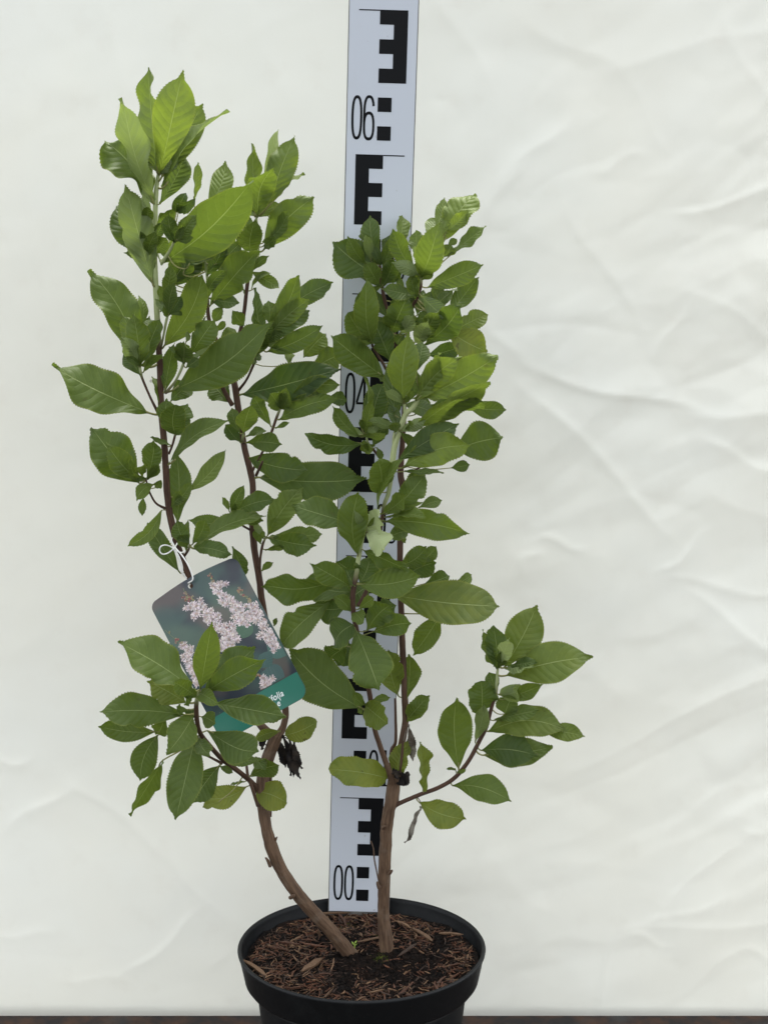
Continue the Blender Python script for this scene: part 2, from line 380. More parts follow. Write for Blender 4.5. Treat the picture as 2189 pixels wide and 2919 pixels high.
def chip_geo(L, W, H, bend, seed):
    """a shred of bark: an uneven, slightly bent, splintered prism"""
    r = random.Random(seed); v, f = [], []; n = 4
    for i in range(n+1):
        t = i/n - .5; wd = W*(.75+.5*r.random())*(.35 if i in (0, n) else 1); hh = H*(.6+.6*r.random())*(.4 if i in (0, n) else 1)
        cx, cy, cz = t*L, bend*L*(.25-t*t)+r.uniform(-.1, .1)*W, r.uniform(-.2, .2)*H
        for (a, b) in ((-.5, -.5), (.5, -.5), (.5, .5), (-.5, .5)): v.append((cx+r.uniform(-.05, .05)*L/n, cy+a*wd, cz+b*hh))
        if i:
            b0 = 4*(i-1)
            for k in range(4): f.append((b0+k, b0+(k+1) % 4, b0+4+(k+1) % 4, b0+4+k))
    f.append((3, 2, 1, 0)); f.append((4*n, 4*n+1, 4*n+2, 4*n+3)); return v, f
chipm = []
for i in range(12):
    v, f = chip_geo(1.0, rs.uniform(.045, .12), rs.uniform(.035, .075), rs.uniform(-.5, .5), i)
    me = mesh('bark_chip', v, f, False); me.materials.append(CH[(0, 0, 1, 0, 2, 1)[i % 6]]); chipm.append(me)
def spot():
    while True:
        a, r = rs.uniform(0, 2*math.pi), .084*math.sqrt(rs.random()); x, y = r*math.cos(a), r*math.sin(a)
        wet = math.exp(-((x-.018)**2/.0022 + (y+.012)**2/.0014)) + .8*max(0., noise.noise(Vector((x*42, y*42, 8.)))*2)
        if rs.random() > .93*min(1., wet): return x, y, r
def settle(x, y, L, yaw):
    """keep the shred inside the pot wall"""
    ex, ey = abs(math.cos(yaw))*L/2, abs(math.sin(yaw))*L/2
    R = .0868; k = math.hypot(abs(x)+ex, abs(y)+ey)
    if k > R: s_ = R/k; x, y = x*s_*.97, y*s_*.97
    return x, y
for i in range(285):
    x, y, r = spot(); L = rs.uniform(.006, .014) if rs.random() < .85 else rs.uniform(.017, .028); yaw = rs.uniform(0, math.pi); x, y = settle(x, y, L, yaw)
    c = bpy.data.objects.new('bark_chip', chipm[rs.randrange(12)]); C.objects.link(c); c.parent = soil
    c.location = (x, y, soilh(x, y) + rs.uniform(.0002, .0026)); c.scale = (L, L*rs.uniform(.7, 1.3), L*rs.uniform(.7, 1.2))
    c.rotation_euler = (rs.uniform(-.5, .5), rs.gauss(0, .24), yaw)
# a few marked shreds: the long pale pieces the photograph shows
for (xa, ya, xb, yb, wd) in ((860,2770,918,2737,.0042),(1172,2648,1232,2686,.0026),(1128,2632,1170,2652,.0022),(1250,2672,1320,2676,.002),(1110,2672,1020,2690,.0022),(690,2742,760,2792,.0026),(900,2612,1000,2606,.002)):
    def onsoil(x, y):
        d = P(x, y, 1.) - CAM; return CAM + d*((SOIL + .003 - CAM.z)/d.z)
    a, b = onsoil(xa, ya), onsoil(xb, yb); L = (b-a).length; v, f = chip_geo(1.0, wd/L, wd*.6/L, .12, int(xa)); me = mesh('bark_chip', v, f, False); me.materials.append(CH[1])
    c = obj('bark_chip', me, None, soil); m_ = (a+b)/2 - soil.location; c.location = (m_.x, m_.y, soilh(m_.x, m_.y)+.0032); c.scale = (L, L, L); c.rotation_euler = (.2, 0, math.atan2(b.y-a.y, b.x-a.x))
v, f = [], []; mi = []
for i in range(3000):
    x, y, r = spot(); L = rs.uniform(.0025, .009); yaw = rs.uniform(0, 2*math.pi); x, y = settle(x, y, L, yaw)
    cv, cf = chip_geo(L, L*rs.uniform(.05, .15), L*rs.uniform(.04, .1), rs.uniform(-.5, .5), i)
    mt = Matrix.Translation((x, y, soilh(x, y)+rs.uniform(-.0003, .0018))) @ Matrix.Rotation(yaw, 4, 'Z') @ Matrix.Rotation(rs.gauss(0, .3), 4, 'Y')
    b = len(v); v += [mt @ Vector(q) for q in cv]; f += [tuple(b+k for k in q) for q in cf]; mi += [rs.choice((0, 0, 1, 2, 2, 2))]*len(cf)
for i in range(3600):
    x, y = rs.gauss(.012, .040), rs.gauss(-.006, .038)
    if math.hypot(x, y) > .084: continue
    r_ = rs.uniform(.0006, .0022); c0 = Vector((x, y, soilh(x, y)+r_*.3)); b = len(v)
    v += [c0 + Vector((r_*rs.uniform(.6, 1.2)*q[0], r_*rs.uniform(.6, 1.2)*q[1], r_*.8*q[2])) for q in ((1,0,0),(-1,0,0),(0,1,0),(0,-1,0),(0,0,1),(0,0,-1))]
    f += [tuple(b+k for k in q) for q in ((0,2,4),(2,1,4),(1,3,4),(3,0,4),(2,0,5),(1,2,5),(3,1,5),(0,3,5))]; mi += [3]*8
fo = obj('bark_fragments', mesh('bark_fragments', v, f, False), CH + [M['soil']], soil); fo.data.polygons.foreach_set('material_index', mi); fo['kind'] = 'stuff'

# ------------------------------------------------------------------ measuring staff
SW, SY, TILT = .0490, 1.3365, .08
sb = P(1022.5, 2601, SY); st = P(1094, 26, SY - .7*math.sin(TILT)*1.0)
upv = (st - sb).normalized(); nrm = Vector((0, -1, 0)); nrm = (nrm - upv*nrm.dot(upv)).normalized(); rgt = upv.cross(nrm) if False else nrm.cross(upv) * -1
if rgt.x < 0: rgt = -rgt
USC = (st - sb).length/.70                     # one metre of the scale along the staff
staff = empty('measuring_staff', sb)
staff.matrix_world = Matrix((( rgt.x, -nrm.x, upv.x, sb.x), (rgt.y, -nrm.y, upv.y, sb.y), (rgt.z, -nrm.z, upv.z, sb.z), (0, 0, 0, 1)))
tag(staff, 'flat white levelling staff with black numbers and block marks standing in the pot', 'measuring staff')
TOP = .90
obj('staff_core', boxmesh('staff_core', -SW/2, SW/2, .0006, .0036, -.004, TOP, .0004), M['edge'], staff)
obj('staff_face', boxmesh('staff_face', -SW/2+.0007, SW/2-.0007, 0, .0012, .0003, TOP-.0002, .0002), M['staff'], staff)
def sx_(u): return (u-.5)*SW
def plate(polys):
    """flat print on the staff: polygons given as (u, height) points, 0.12 mm proud"""
    bm = bmesh.new()
    for pl in polys:
        lo = [bm.verts.new((sx_(u), -.00014, h*USC)) for u, h in pl]
        bm.faces.new(lo)
    bmesh.ops.recalc_face_normals(bm, faces=bm.faces[:])
    for fc in bm.faces:
        if fc.normal.y > 0: fc.normal_flip()
    me = bpy.data.meshes.new('mark'); bm.to_mesh(me); bm.free(); return me
def rect(u0, u1, h0, h1): return [(u0, h0), (u1, h0), (u1, h1), (u0, h1)]
def stroke(pts, wx, wy, closed=False):
    """stroke a polyline in millimetres with a pen of width wx (sideways) and wy (up) -> quads"""
    n = len(pts); L, R = [], []
    for i in range(n):
        a = pts[(i-1) % n] if closed or i else pts[0]; b = pts[(i+1) % n] if closed or i < n-1 else pts[-1]
        dx, dy = b[0]-a[0], b[1]-a[1]; l = math.hypot(dx, dy) or 1; nx, ny = -dy/l*wx/2, dx/l*wy/2
        L.append((pts[i][0]+nx, pts[i][1]+ny)); R.append((pts[i][0]-nx, pts[i][1]-ny))
    return [[L[i], L[(i+1) % n], R[(i+1) % n], R[i]] for i in range(n if closed else n-1)]
DW, DH = 7.8, 30.6
def arc(cx, cy, rx, ry, a0, a1, n=18, p=.78):
    out = []
    for i in range(n+1):
        a = math.radians(a0+(a1-a0)*i/n); c_, s_ = math.cos(a), math.sin(a)
        out.append((cx+rx*math.copysign(abs(c_)**p, c_), cy+ry*math.copysign(abs(s_)**p, s_)))
    return out
def digit(c):
    x, y = DW/2, DH/2
    if c == '0': return stroke(arc(x, y, x-.8, y-1., 0, 360, 44)[:-1], 1.65, 2.2, True)
    if c == '1': return stroke([(x+.6, 0), (x+.6, DH)], 1.8, 1.6) + stroke([(x+.6, DH-.6), (x-2.1, DH-6.6)], 1.3, 1.6) + stroke([(x-2.3, .7), (x+3.2, .7)], 1, 1.4)
    if c == '4': return stroke([(DW-1.9, 0), (DW-1.9, DH)], 1.7, 1.5) + stroke([(DW-1.9, DH-.5), (.4, 8.4)], 1.6, 1.9) + stroke([(0, 7.8), (DW, 7.8)], 1, 1.7)
    if c == '6': return stroke(arc(x, 9.6, x-.6, 9.0, 0, 360, 36)[:-1], 1.6, 2.2, True) + stroke([(.62, 9.6)] + arc(x, 18.5, x-.6, DH-19.2, 180, 20, 18), 1.6, 2.1)
    if c == '2': return stroke(arc(x, DH-8.2, x-.6, 7.5, 170, -10, 18)+[(x+1.4, 13), (.6, 1.)], 1.2, 1.8) + stroke([(0, .7), (DW, .7)], 1, 1.7)
    if c == '3': return stroke(arc(x-.2, DH-7.6, x-.8, 6.9, 160, -80, 18), 1.2, 1.8) + stroke(arc(x-.2, 8.2, x-.6, 7.5, 82, -165, 20), 1.2, 1.8)
    if c == '5': return stroke(arc(x-.2, 9., x-.7, 8.3, 120, -165, 20), 1.2, 1.8) + stroke([(1., 15), (1.4, DH-.7)], 1.2, 1.6) + stroke([(.9, DH-.7), (DW-.6, DH-.7)], 1, 1.6)
    if c == '7': return stroke([(0, DH-.7), (DW, DH-.7)], 1, 1.7) + stroke([(DW-.6, DH-1), (x-.8, 0)], 1.3, 1.5)
    return []
def number(txt, u0, h0):
    out = []
    for i, c in enumerate(txt):
        for pl in digit(c): out.append([(u0 + (q[0] + i*8.5)/(SW*1000), h0 + q[1]/1000/USC) for q in pl])
    return out
for dm in range(0, 9):
    b = dm*.1; ev = dm % 2 == 0
    if ev: E_ = [(.85,b+.10),(.85,b+.05),(.45,b+.05),(.45,b+.06),(.65,b+.06),(.65,b+.07),(.45,b+.07),(.45,b+.08),(.65,b+.08),(.65,b+.09),(.45,b+.09),(.45,b+.10)]; ln = rect(.15, .449, b+.0992, b+.10); q0, nu = .45, .075
    else: E_ = [(.15,b+.10),(.15,b+.05),(.55,b+.05),(.55,b+.06),(.35,b+.06),(.35,b+.07),(.55,b+.07),(.55,b+.08),(.35,b+.08),(.35,b+.09),(.55,b+.09),(.55,b+.10)]; ln = rect(.551, .86, b+.0992, b+.10); q0, nu = .35, .59
    obj('block_mark', plate([E_]), M['ink'], staff); obj('decimetre_line', plate([ln]), M['ink'], staff)
    for k in (.01, .03): obj('centimetre_block', plate([rect(q0, q0+.2, b+k, b+k+.01)]), M['ink'], staff)
    obj('number', plate(number('%02d' % dm, nu, b+.0103)), M['ink'], staff)

# ------------------------------------------------------------------ the shrub: stems
shrub = empty('leafy_shrub', P(1050, 2716, 1.27)); tag(shrub, 'young leafy green shrub with two woody stems growing from the black pot', 'shrub')
shrub_inv = Matrix.Translation(-shrub.location)
TILES = {1:(100,150,2.765),2:(500,300,2.765),3:(100,700,2.765),4:(500,750,2.765),5:(900,500,2.765),6:(900,950,2.765),7:(750,1350,2.37),8:(1100,1650,2.5523),9:(300,1250,2.765),10:(250,1750,2.5523),11:(900,2050,3.403),0:(0,0,1.)}
def tp(t, x, y): a = TILES[t]; return a[0]+x/a[2], a[1]+y/a[2]
ST = {}
def stem(name, kind, t, pts, parent=None, young=0., g0=None, g1=None):
    """pts: (x, y, Y, radius mm) read in tile t; young 0 bark .. 1 smooth red-brown; above pixel row g1 pale green, below g0 not"""
    ps = []
    for (x, y, Y, r) in pts:
        X, Yp = tp(t, x, y); q = P(X, Yp, Y); ps.append((q.x, q.y, q.z, r*.001*(1 if young == 0. else .88), X, Yp, Y))
    sm = catmull(ps, 7); path = [Vector(q[:3]) for q in sm]; rad = [max(.0004, q[3]) for q in sm]
    n = 14 if max(rad) > .0025 else 9
    v, f = tube([q - shrub.location for q in path], rad, n, .11 if (isinstance(young, tuple) or young < .5) else .06)
    me = mesh(kind, v, f); ca = me.color_attributes.new('stemc', 'FLOAT_COLOR', 'POINT')
    va = me.attributes.new('stemp', 'FLOAT_VECTOR', 'POINT'); al = 0.
    for i in range(len(path)):
        if i: al += (path[i]-path[i-1]).length
        for k in range(n): an = 2*math.pi*k/n; va.data[i*n+k].vector = (math.cos(an)*.006 + pts[0][0]*.01, math.sin(an)*.006, al)
        yy = sm[i][5]; g = 0. if g0 is None else min(1, max(0, (g0-yy)/(g0-g1)))
        yg = young if not isinstance(young, tuple) else min(1, max(0, (young[0]-yy)/(young[0]-young[1])))
        for k in range(n): ca.data[i*n+k].color = (g, yg, 0, 1)
    o = obj(kind, me, M['stem'], shrub)
    ST[name] = (o, path, [(q[4], q[5], q[6]) for q in sm], rad); return o
stem('A', 'main_stem', 0, [(1012,2738,1.268,6.0),(985,2705,1.262,5.6),(930,2640,1.25,5.2),(858,2562,1.24,5.0),(803,2482,1.235,4.6),(773,2412,1.232,4.7),(757,2350,1.232,4.3),(749,2285,1.234,4.6),(748,2228,1.236,4.5),(764,2160,1.238,4.8),(790,2098,1.24,4.4)])
stem('A1', 'side_stem', 0, [(788,2108,1.24,4.2),(742,2066,1.245,3.4),(690,1980,1.252,3.0),(610,1810,1.252,2.8),(539,1640,1.250,2.9),(510,1568,1.250,3.0),(488,1485,1.25,2.9),(477,1413,1.25,2.8),(472,1322,1.25,2.7),(468,1260,1.25,2.7),(461,1188,1.25,2.6),(458,1116,1.25,2.5),(456,1043,1.25,2.6),(452,982,1.25,2.4),(447,881,1.25,2.3),(443,790,1.25,2.3),(440,722,1.25,2.2),(442,620,1.25,2.1),(445,548,1.25,1.9),(452,494,1.25,1.3)], young=(2150,1700), g0=1000, g1=880)
stem('A2', 'side_stem', 0, [(790,2105,1.24,4.0),(810,2065,1.244,2.8),(812,2010,1.25,2.8),(780,1880,1.26,2.8),(750,1735,1.265,2.8),(738,1640,1.268,2.8),(724,1557,1.27,2.8),(719,1467,1.272,2.7),(720,1376,1.274,2.7),(699,1286,1.275,2.5),(688,1220,1.276,2.5),(672,1115,1.278,2.7),(666,1068,1.28,2.3),(680,970,1.283,1.8),(695,895,1.286,1.6),(706,804,1.288,1.6),(716,770,1.288,1.4),(735,734,1.288,1.3),(733,660,1.288,1.1),(731,615,1.288,.8)], young=(2150,1700), g0=800, g1=720)
stem('A3', 'side_stem', 0, [(662,1155,1.276,2.0),(627,1083,1.272,1.7),(621,985,1.268,1.6),(606,945,1.268,1.6),(594,900,1.268,1.6),(592,850,1.268,1.3),(590,780,1.268,1.2),(578,715,1.268,1.1)], young=1., g0=870, g1=830)
stem('B', 'side_stem', 10, [(1250,1300,1.236,3.2),(1200,1235,1.228,2.2),(1100,1150,1.208,2.1),(980,1060,1.185,2.0),(880,950,1.162,1.8),(810,850,1.142,1.8),(790,700,1.130,1.8),(797,610,1.126,1.6),(802,560,1.124,1.0)], young=.8, g0=2010, g1=1985)
stem('B2', 'twig', 10, [(975,1090,1.184,1.2),(870,1035,1.172,.9),(790,1010,1.165,.7)], young=.8)
stem('B3', 'twig', 10, [(1235,1400,1.228,1.2),(1200,1280,1.222,1.4),(1165,1180,1.222,1.3),(1155,1090,1.224,1.0)], young=.6)
stem('Ad', 'twig', 10, [(1328,1480,1.243,1.3),(1330,1300,1.248,1.5),(1328,1150,1.25,1.4),(1320,900,1.25,1.2)], young=.9)
stem('C', 'main_stem', 0, [(1106,2735,1.268,6.4),(1101,2690,1.266,5.4),(1096,2640,1.264,5.0),(1093,2593,1.262,4.4),(1094,2520,1.258,4.6),(1098,2432,1.254,4.6),(1102,2358,1.252,4.7),(1109,2310,1.25,4.6),(1116,2285,1.25,5.2),(1122,2241,1.25,4.8),(1124,2205,1.25,3.8)])
stem('C1', 'side_stem', 0, [(1122,2245,1.25,4.2),(1114,2215,1.245,2.8),(1102,2180,1.242,2.4),(1082,2123,1.237,2.2),(1067,2073,1.232,2.1),(1052,1970,1.222,2.1),(1032,1870,1.212,2.0),(1012,1772,1.204,2.0),(1005,1708,1.200,2.2),(1016,1637,1.198,1.9),(1027,1561,1.196,1.8),(1037,1515,1.194,1.7),(1043,1500,1.192,1.2)], young=(2200,2000), g0=1660, g1=1610)
stem('C3', 'side_stem', 0, [(1020,1728,1.203,1.6),(1045,1683,1.206,1.6),(1075,1600,1.21,1.5),(1086,1500,1.212,1.5),(1095,1440,1.213,1.6),(1108,1402,1.214,1.8),(1117,1330,1.215,2.3),(1124,1275,1.215,2.3),(1139,1228,1.214,2.3),(1155,1183,1.213,2.2),(1176,1163,1.212,2.0),(1190,1140,1.211,1.7),(1200,1120,1.21,.9)], young=1., g0=1470, g1=1420)
stem('C3b', 'twig', 6, [(708,650,1.213,1.6),(700,600,1.213,1.3),(694,545,1.212,1.0)], young=1., g0=1470, g1=1420)
stem('C3c', 'twig', 6, [(615,900,1.215,1.3),(612,840,1.214,1.1),(620,780,1.212,.9)], young=1., g0=1470, g1=1420)
stem('C2', 'side_stem', 0, [(1124,2225,1.252,4.0),(1128,2180,1.254,3.2),(1144,2123,1.256,2.9),(1155,2065,1.258,2.8),(1155,2016,1.26,2.8),(1149,1898,1.262,2.7),(1145,1772,1.264,2.6),(1140,1603,1.266,2.5),(1143,1500,1.266,2.5),(1150,1400,1.266,3.0),(1142,1350,1.266,2.6),(1148,1250,1.266,2.2),(1152,1150,1.266,2.0),(1145,1050,1.266,1.8),(1118,930,1.266,1.6),(1098,862,1.266,1.5),(1090,820,1.266,1.4),(1084,780,1.266,1.4),(1083,752,1.266,1.0)], young=(2150,1900))
stem('C2b', 'side_stem', 0, [(1150,1080,1.266,1.6),(1160,980,1.262,1.4),(1172,885,1.258,1.3),(1188,850,1.255,1.3),(1200,814,1.253,1.2),(1199,785,1.252,1.0)], young=.9, g0=812, g1=790)
stem('C2c', 'twig', 0, [(1148,1395,1.266,1.8),(1162,1370,1.262,1.2),(1176,1346,1.26,1.0),(1200,1330,1.258,.8)], young=1.)
stem('C2d', 'twig', 5, [(640,1700,1.266,1.4),(540,1500,1.262,1.2),(490,1420,1.258,1.1),(450,1350,1.254,1.0),(443,1315,1.252,.8)], young=1.)
stem('C2e', 'twig', 6, [(620,1060,1.266,1.4),(525,1000,1.262,1.2),(465,930,1.255,1.1),(410,860,1.248,1.0),(400,800,1.245,.8)], young=1., g0=1275, g1=1250)
stem('C4', 'twig', 11, [(735,600,1.252,2.0),(732,420,1.256,1.7),(740,300,1.258,1.8),(775,220,1.258,1.4),(775,0,1.26,1.2),(770,-200,1.262,1.0)], young=.7)
stem('C5', 'twig', 11, [(820,560,1.248,1.2),(832,430,1.247,1.4),(850,200,1.25,1.3),(850,60,1.252,1.1)], young=.6)
stem('D', 'side_stem', 0, [(1122,2300,1.25,2.6),(1136,2292,1.248,1.9),(1194,2267,1.245,1.8),(1250,2246,1.242,1.8),(1296,2218,1.24,1.8),(1335,2171,1.238,1.8),(1367,2112,1.236,1.8),(1386,2073,1.235,1.7),(1402,2014,1.234,1.5),(1413,1975,1.233,1.5),(1417,1924,1.232,1.2),(1420,1900,1.232,.8)], young=.9, g0=1995, g1=1950)
for t_, p_ in ((11, [(612,1590,1.254,.5),(590,1480,1.256,.6),(568,1360,1.258,.7),(560,1260,1.26,.5),(535,1185,1.262,.3)]), (11, [(715,1500,1.25,1.6),(735,1478,1.248,1.2),(742,1468,1.247,.5)]), (11, [(615,1640,1.25,1.8),(598,1600,1.248,1.1),(594,1580,1.247,.4)]),
               (10, [(1345,1690,1.232,1.4),(1370,1640,1.23,1.0),(1378,1625,1.229,.4)]), (11, [(650,1060,1.246,1.6),(672,1045,1.243,1.3),(690,1040,1.242,.5)]), (0, [(770,2470,1.23,1.6),(762,2452,1.227,1.2),(756,2446,1.226,.5)]), (0, [(828,2560,1.234,1.8),(836,2556,1.230,1.6),(840,2552,1.229,.6)]), (0, [(912,2668,1.25,1.4),(908,2655,1.246,1.0),(906,2648,1.245,.4)])):
    stem('stub', 'twig', t_, p_, young=.2)
# leafy side shoots
stem('a1', 'twig', 3, [(978,1330,1.25,1.5),(915,1210,1.242,1.0),(850,1060,1.236,1.0),(832,1000,1.233,1.2),(826,945,1.231,.9)], young=.9, g0=1080, g1=1055)
stem('a2', 'twig', 3, [(1055,1640,1.246,1.0),(1080,1580,1.242,.9),(1102,1500,1.238,1.0),(1106,1480,1.237,.7)], young=.9, g0=1245, g1=1225)
stem('a3', 'twig', 9, [(470,550,1.25,1.2),(400,510,1.243,.9),(355,435,1.237,.8),(340,390,1.232,.8),(320,320,1.230,.7)], young=.9)
stem('a4', 'twig', 9, [(620,930,1.25,1.1),(655,880,1.242,1.0),(665,840,1.238,.9)], young=.9, g0=1570, g1=1545)
stem('a5', 'twig', 3, [(985,820,1.25,1.3),(1010,720,1.242,.9),(1035,590,1.236,1.1),(1050,540,1.234,.8)], young=.3, g0=990, g1=960)
stem('a6', 'twig', 3, [(1030,1160,1.25,1.3),(1110,1060,1.238,1.0),(1170,930,1.230,1.1),(1172,900,1.229,.7)], young=.3, g0=1130, g1=1070)
stem('a7', 'twig', 1, [(950,1560,1.25,1.2),(1000,1660,1.247,.1),(1000,1655,1.245,1.2),(1060,1560,1.238,1.1),(1095,1490,1.233,.9)], young=0, g0=1000, g1=900)
stem('b1', 'twig', 4, [(490,1010,1.279,1.3),(560,920,1.270,1.0),(620,790,1.262,1.1),(645,730,1.258,1.1),(700,650,1.255,.9)], young=.9, g0=1020, g1=1000)
stem('b2', 'twig', 4, [(600,1650,1.274,1.2),(680,1500,1.268,1.0),(750,1350,1.264,1.1),(800,1210,1.26,1.2),(830,1140,1.258,.9)], young=1., g0=1190, g1=1160)
stem('b3', 'twig', 4, [(540,1420,1.275,1.3),(530,1390,1.268,1.2),(535,1340,1.264,.8)], young=.5, g0=1260, g1=1240)
stem('b4', 'twig', 9, [(1190,290,1.274,1.3),(1215,235,1.266,1.1),(1240,180,1.262,.9)], young=1.)
stem('b5', 'twig', 9, [(1140,720,1.271,1.0),(1075,680,1.262,.9),(1020,620,1.256,.9),(1000,585,1.253,.8)], young=1.)
stem('b6', 'twig', 9, [(1215,1080,1.268,1.3),(1222,950,1.262,1.0),(1240,840,1.258,1.1),(1265,780,1.255,.9)], young=.9, g0=1545, g1=1530)

# ------------------------------------------------------------------ leaves
rl = random.Random(3)
def leaf(branch, t, bx, by, tx, ty, wd, dyt=0., tone=.4, u=0, y=0., sh='o', dyb=0., cv=None, sw=None, mat='leaf', fold=None, curl=0., pet=True, pale=0.):
    so_, path, pxs, rad = ST[branch]
    b = tp(t, bx, by); e = tp(t, tx, ty); wpx = wd/TILES[t][2]
    i = min(range(len(pxs)), key=lambda k: (pxs[k][0]-b[0])**2 + (pxs[k][1]-b[1])**2)
    Y = pxs[i][2] - .002 + dyb*.01
    P0 = P(b[0], b[1], Y); P1 = P(e[0], e[1], Y + dyt*.01)
    L = (P1-P0).length; ax = (P1-P0)/L; W = 1.10*wpx/px_per_m((P0+P1)/2)
    lpx = math.hypot(b[0]-e[0], b[1]-e[1])
    nat = (.40 if sh == 'o' else .6)*min(L, lpx/px_per_m(P0)*1.15)
    view = (CAM - (P0+P1)/2).normalized(); n = (view - ax*view.dot(ax)).normalized()
    if W < nat*.8 and mat == 'leaf': roll = math.acos(max(.3, W/nat)); W = W/math.cos(roll)*.97
    else: roll = math.radians(abs(rl.gauss(0, 13))); W = W/math.cos(roll)
    ra, rb = Matrix.Rotation(roll, 3, ax) @ n, Matrix.Rotation(-roll, 3, ax) @ n
    hi, lo = (ra, rb) if ra.z > rb.z else (rb, ra)
    n = hi if rl.random() < .72 else lo
    if u: n = -n
    s = ax.cross(n).normalized()
    cv = rl.gauss(.02, .075) if cv is None else cv
    if u: cv = -cv
    sw = rl.gauss(0, .05) if sw is None else sw
    fold = rl.uniform(.06, .34) if fold is None else fold
    if sh == 'o': a_, b_ = rl.uniform(1.0, 1.35), rl.uniform(.62, .80)
    elif sh == 'r': a_, b_ = .52, .48
    else: a_, b_ = rl.uniform(.8, 1.), rl.uniform(.75, .95)
    tipf = 1. if sh == 'r' else rl.uniform(.92, .97)
    mx = a_/(a_+b_); nm = mx**a_*(1-mx)**b_
    teeth = max(9, int(L/.0018)); nl = 2*teeth if mat == 'leaf' else 30
    tam = min(.00060, W*.024)*(1 if mat == 'leaf' else 1.6); ph = [rl.uniform(0, 6.28) for _ in range(6)]
    wav = rl.uniform(.05, .22) if mat == 'leaf' else .4; tw = rl.gauss(0, .42) if mat == 'leaf' else rl.gauss(0, 1.2); tipc = (rl.gauss(0, .32) if curl == 0 else curl)
    us = (-1, -.9, -.62, -.3, 0, .3, .62, .9, 1)
    notch = rl.random() < .42
    nt_, ns_ = rl.uniform(.5, .85), rl.choice((-1, 1))
    v, f, uvs = [], [], []
    org = so_.matrix_world.translation if False else shrub.location
    for k in range(nl+1):
        tt = k/nl; tq = min(1, tt/tipf); hw = .5*W*(tq**a_*(1-tq)**b_)/nm
        hw = max(hw, .17*W*((1-tt)/(1.08-tipf)) if tt > .85 else 0)
        hw = max(hw, .0005*(1-tt) + .0001)
        irr = 1 + .05*math.sin(7*tt+ph[4])
        bend = n*(L*cv*math.sin(math.pi*tt)) + s*(L*sw*math.sin(math.pi*tt))
        if tt > .72: bend = bend + n*(-L*.16*tipc*((tt-.72)/.28)**2*.45)
        c = P0 + ax*(L*tt) + bend
        ang = tw*(tt-.35); s2 = s*math.cos(ang) + n*math.sin(ang); n2 = n*math.cos(ang) - s*math.sin(ang)
        for j, uu in enumerate(us):
            e_ = abs(uu); sd_ = 1 if uu > 0 else -1; r = hw*e_*irr
            if e_ == 1:
                if tt > .22: r += tam*(.75+.5*math.sin(13*tt+ph[5]+sd_))*(1 if k % 2 else -.55)*min(1, (tt-.22)*6)
            if notch and sd_ == ns_ and e_ > .5: r *= 1 - .20*(e_-.5)*2*math.exp(-((tt-nt_)/.05)**2)
            z = r*math.sin(fold)*(.9 if e_ < .95 else .86) + W*wav*e_**2*math.sin(9*tt+ph[0 if sd_ > 0 else 1])*.5 + W*wav*.35*e_**2*math.sin(21*tt+ph[2 if sd_ > 0 else 3])
            qv = abs((((tt - .17*e_**1.25)*10.5 + .22*sd_) % 1) - .5)*2
            z -= W*.012*qv**3*(1-e_)*4*e_
            q = c + s2*(sd_*r*math.cos(fold)) + n2*z
            v.append(q - org); uvs.append((.5+.5*uu, tt))
        if k:
            b0 = (k-1)*9
            for j in range(8): f.append((b0+j, b0+j+1, b0+9+j+1, b0+9+j))
    nleaf = len(f); npts = len(v)
    # petiole to the stem it grows from
    di = min(range(len(path)), key=lambda k: (path[k]-P0).length); A = path[di]
    pl_ = []
    if pet and (A-P0).length > rad[di]*.6 and (A-P0).length < .045:
        mid_ = (A+P0)/2 + (-ax)*min(.25*(A-P0).length, .004) + Vector((0, 0, -.12*(A-P0).length))
        pl_ = [A, A*.25+mid_*.5+P0*.25, P0, P0+ax*min(L*.12, .006)]
        pl_ = [Vector(q) for q in catmull([tuple(q) for q in pl_], 3)]
        pv, pf = tube([q-org-n*.0005 for q in pl_], [max(.00045, min(.0009, L*.013))*(1.15-.5*i_/len(pl_)) for i_ in range(len(pl_))], 6)
        v += pv; f += [tuple(npts+q for q in fc) for fc in pf]; uvs += [(.5, .02)]*len(pv)
    nme = 'leaf' if mat == 'leaf' else 'withered_leaf'
    me = mesh(nme, v, f); ul = me.uv_layers.new(name='UVMap')
    for lp in me.loops: ul.data[lp.index].uv = uvs[lp.vertex_index]
    if mat == 'leaf':
        ca = me.color_attributes.new('leafc', 'FLOAT_COLOR', 'POINT'); cc = (min(1, max(0, tone+rl.gauss(0, .05))), y, pale, 1)
        ca.data.foreach_set('color', [x for _ in range(len(v)) for x in cc])
    o = obj(nme, me, [M[mat], M['petiole'] if mat == 'leaf' else M[mat]], so_)
    for i_ in range(nleaf, len(f)): me.polygons[i_].material_index = 1
    return o
def LV(branch, t, rows):
    for r in rows:
        kw = r[7] if len(r) > 7 else {}
        leaf(branch, t, *r[:7], **kw)
U = dict(u=1)
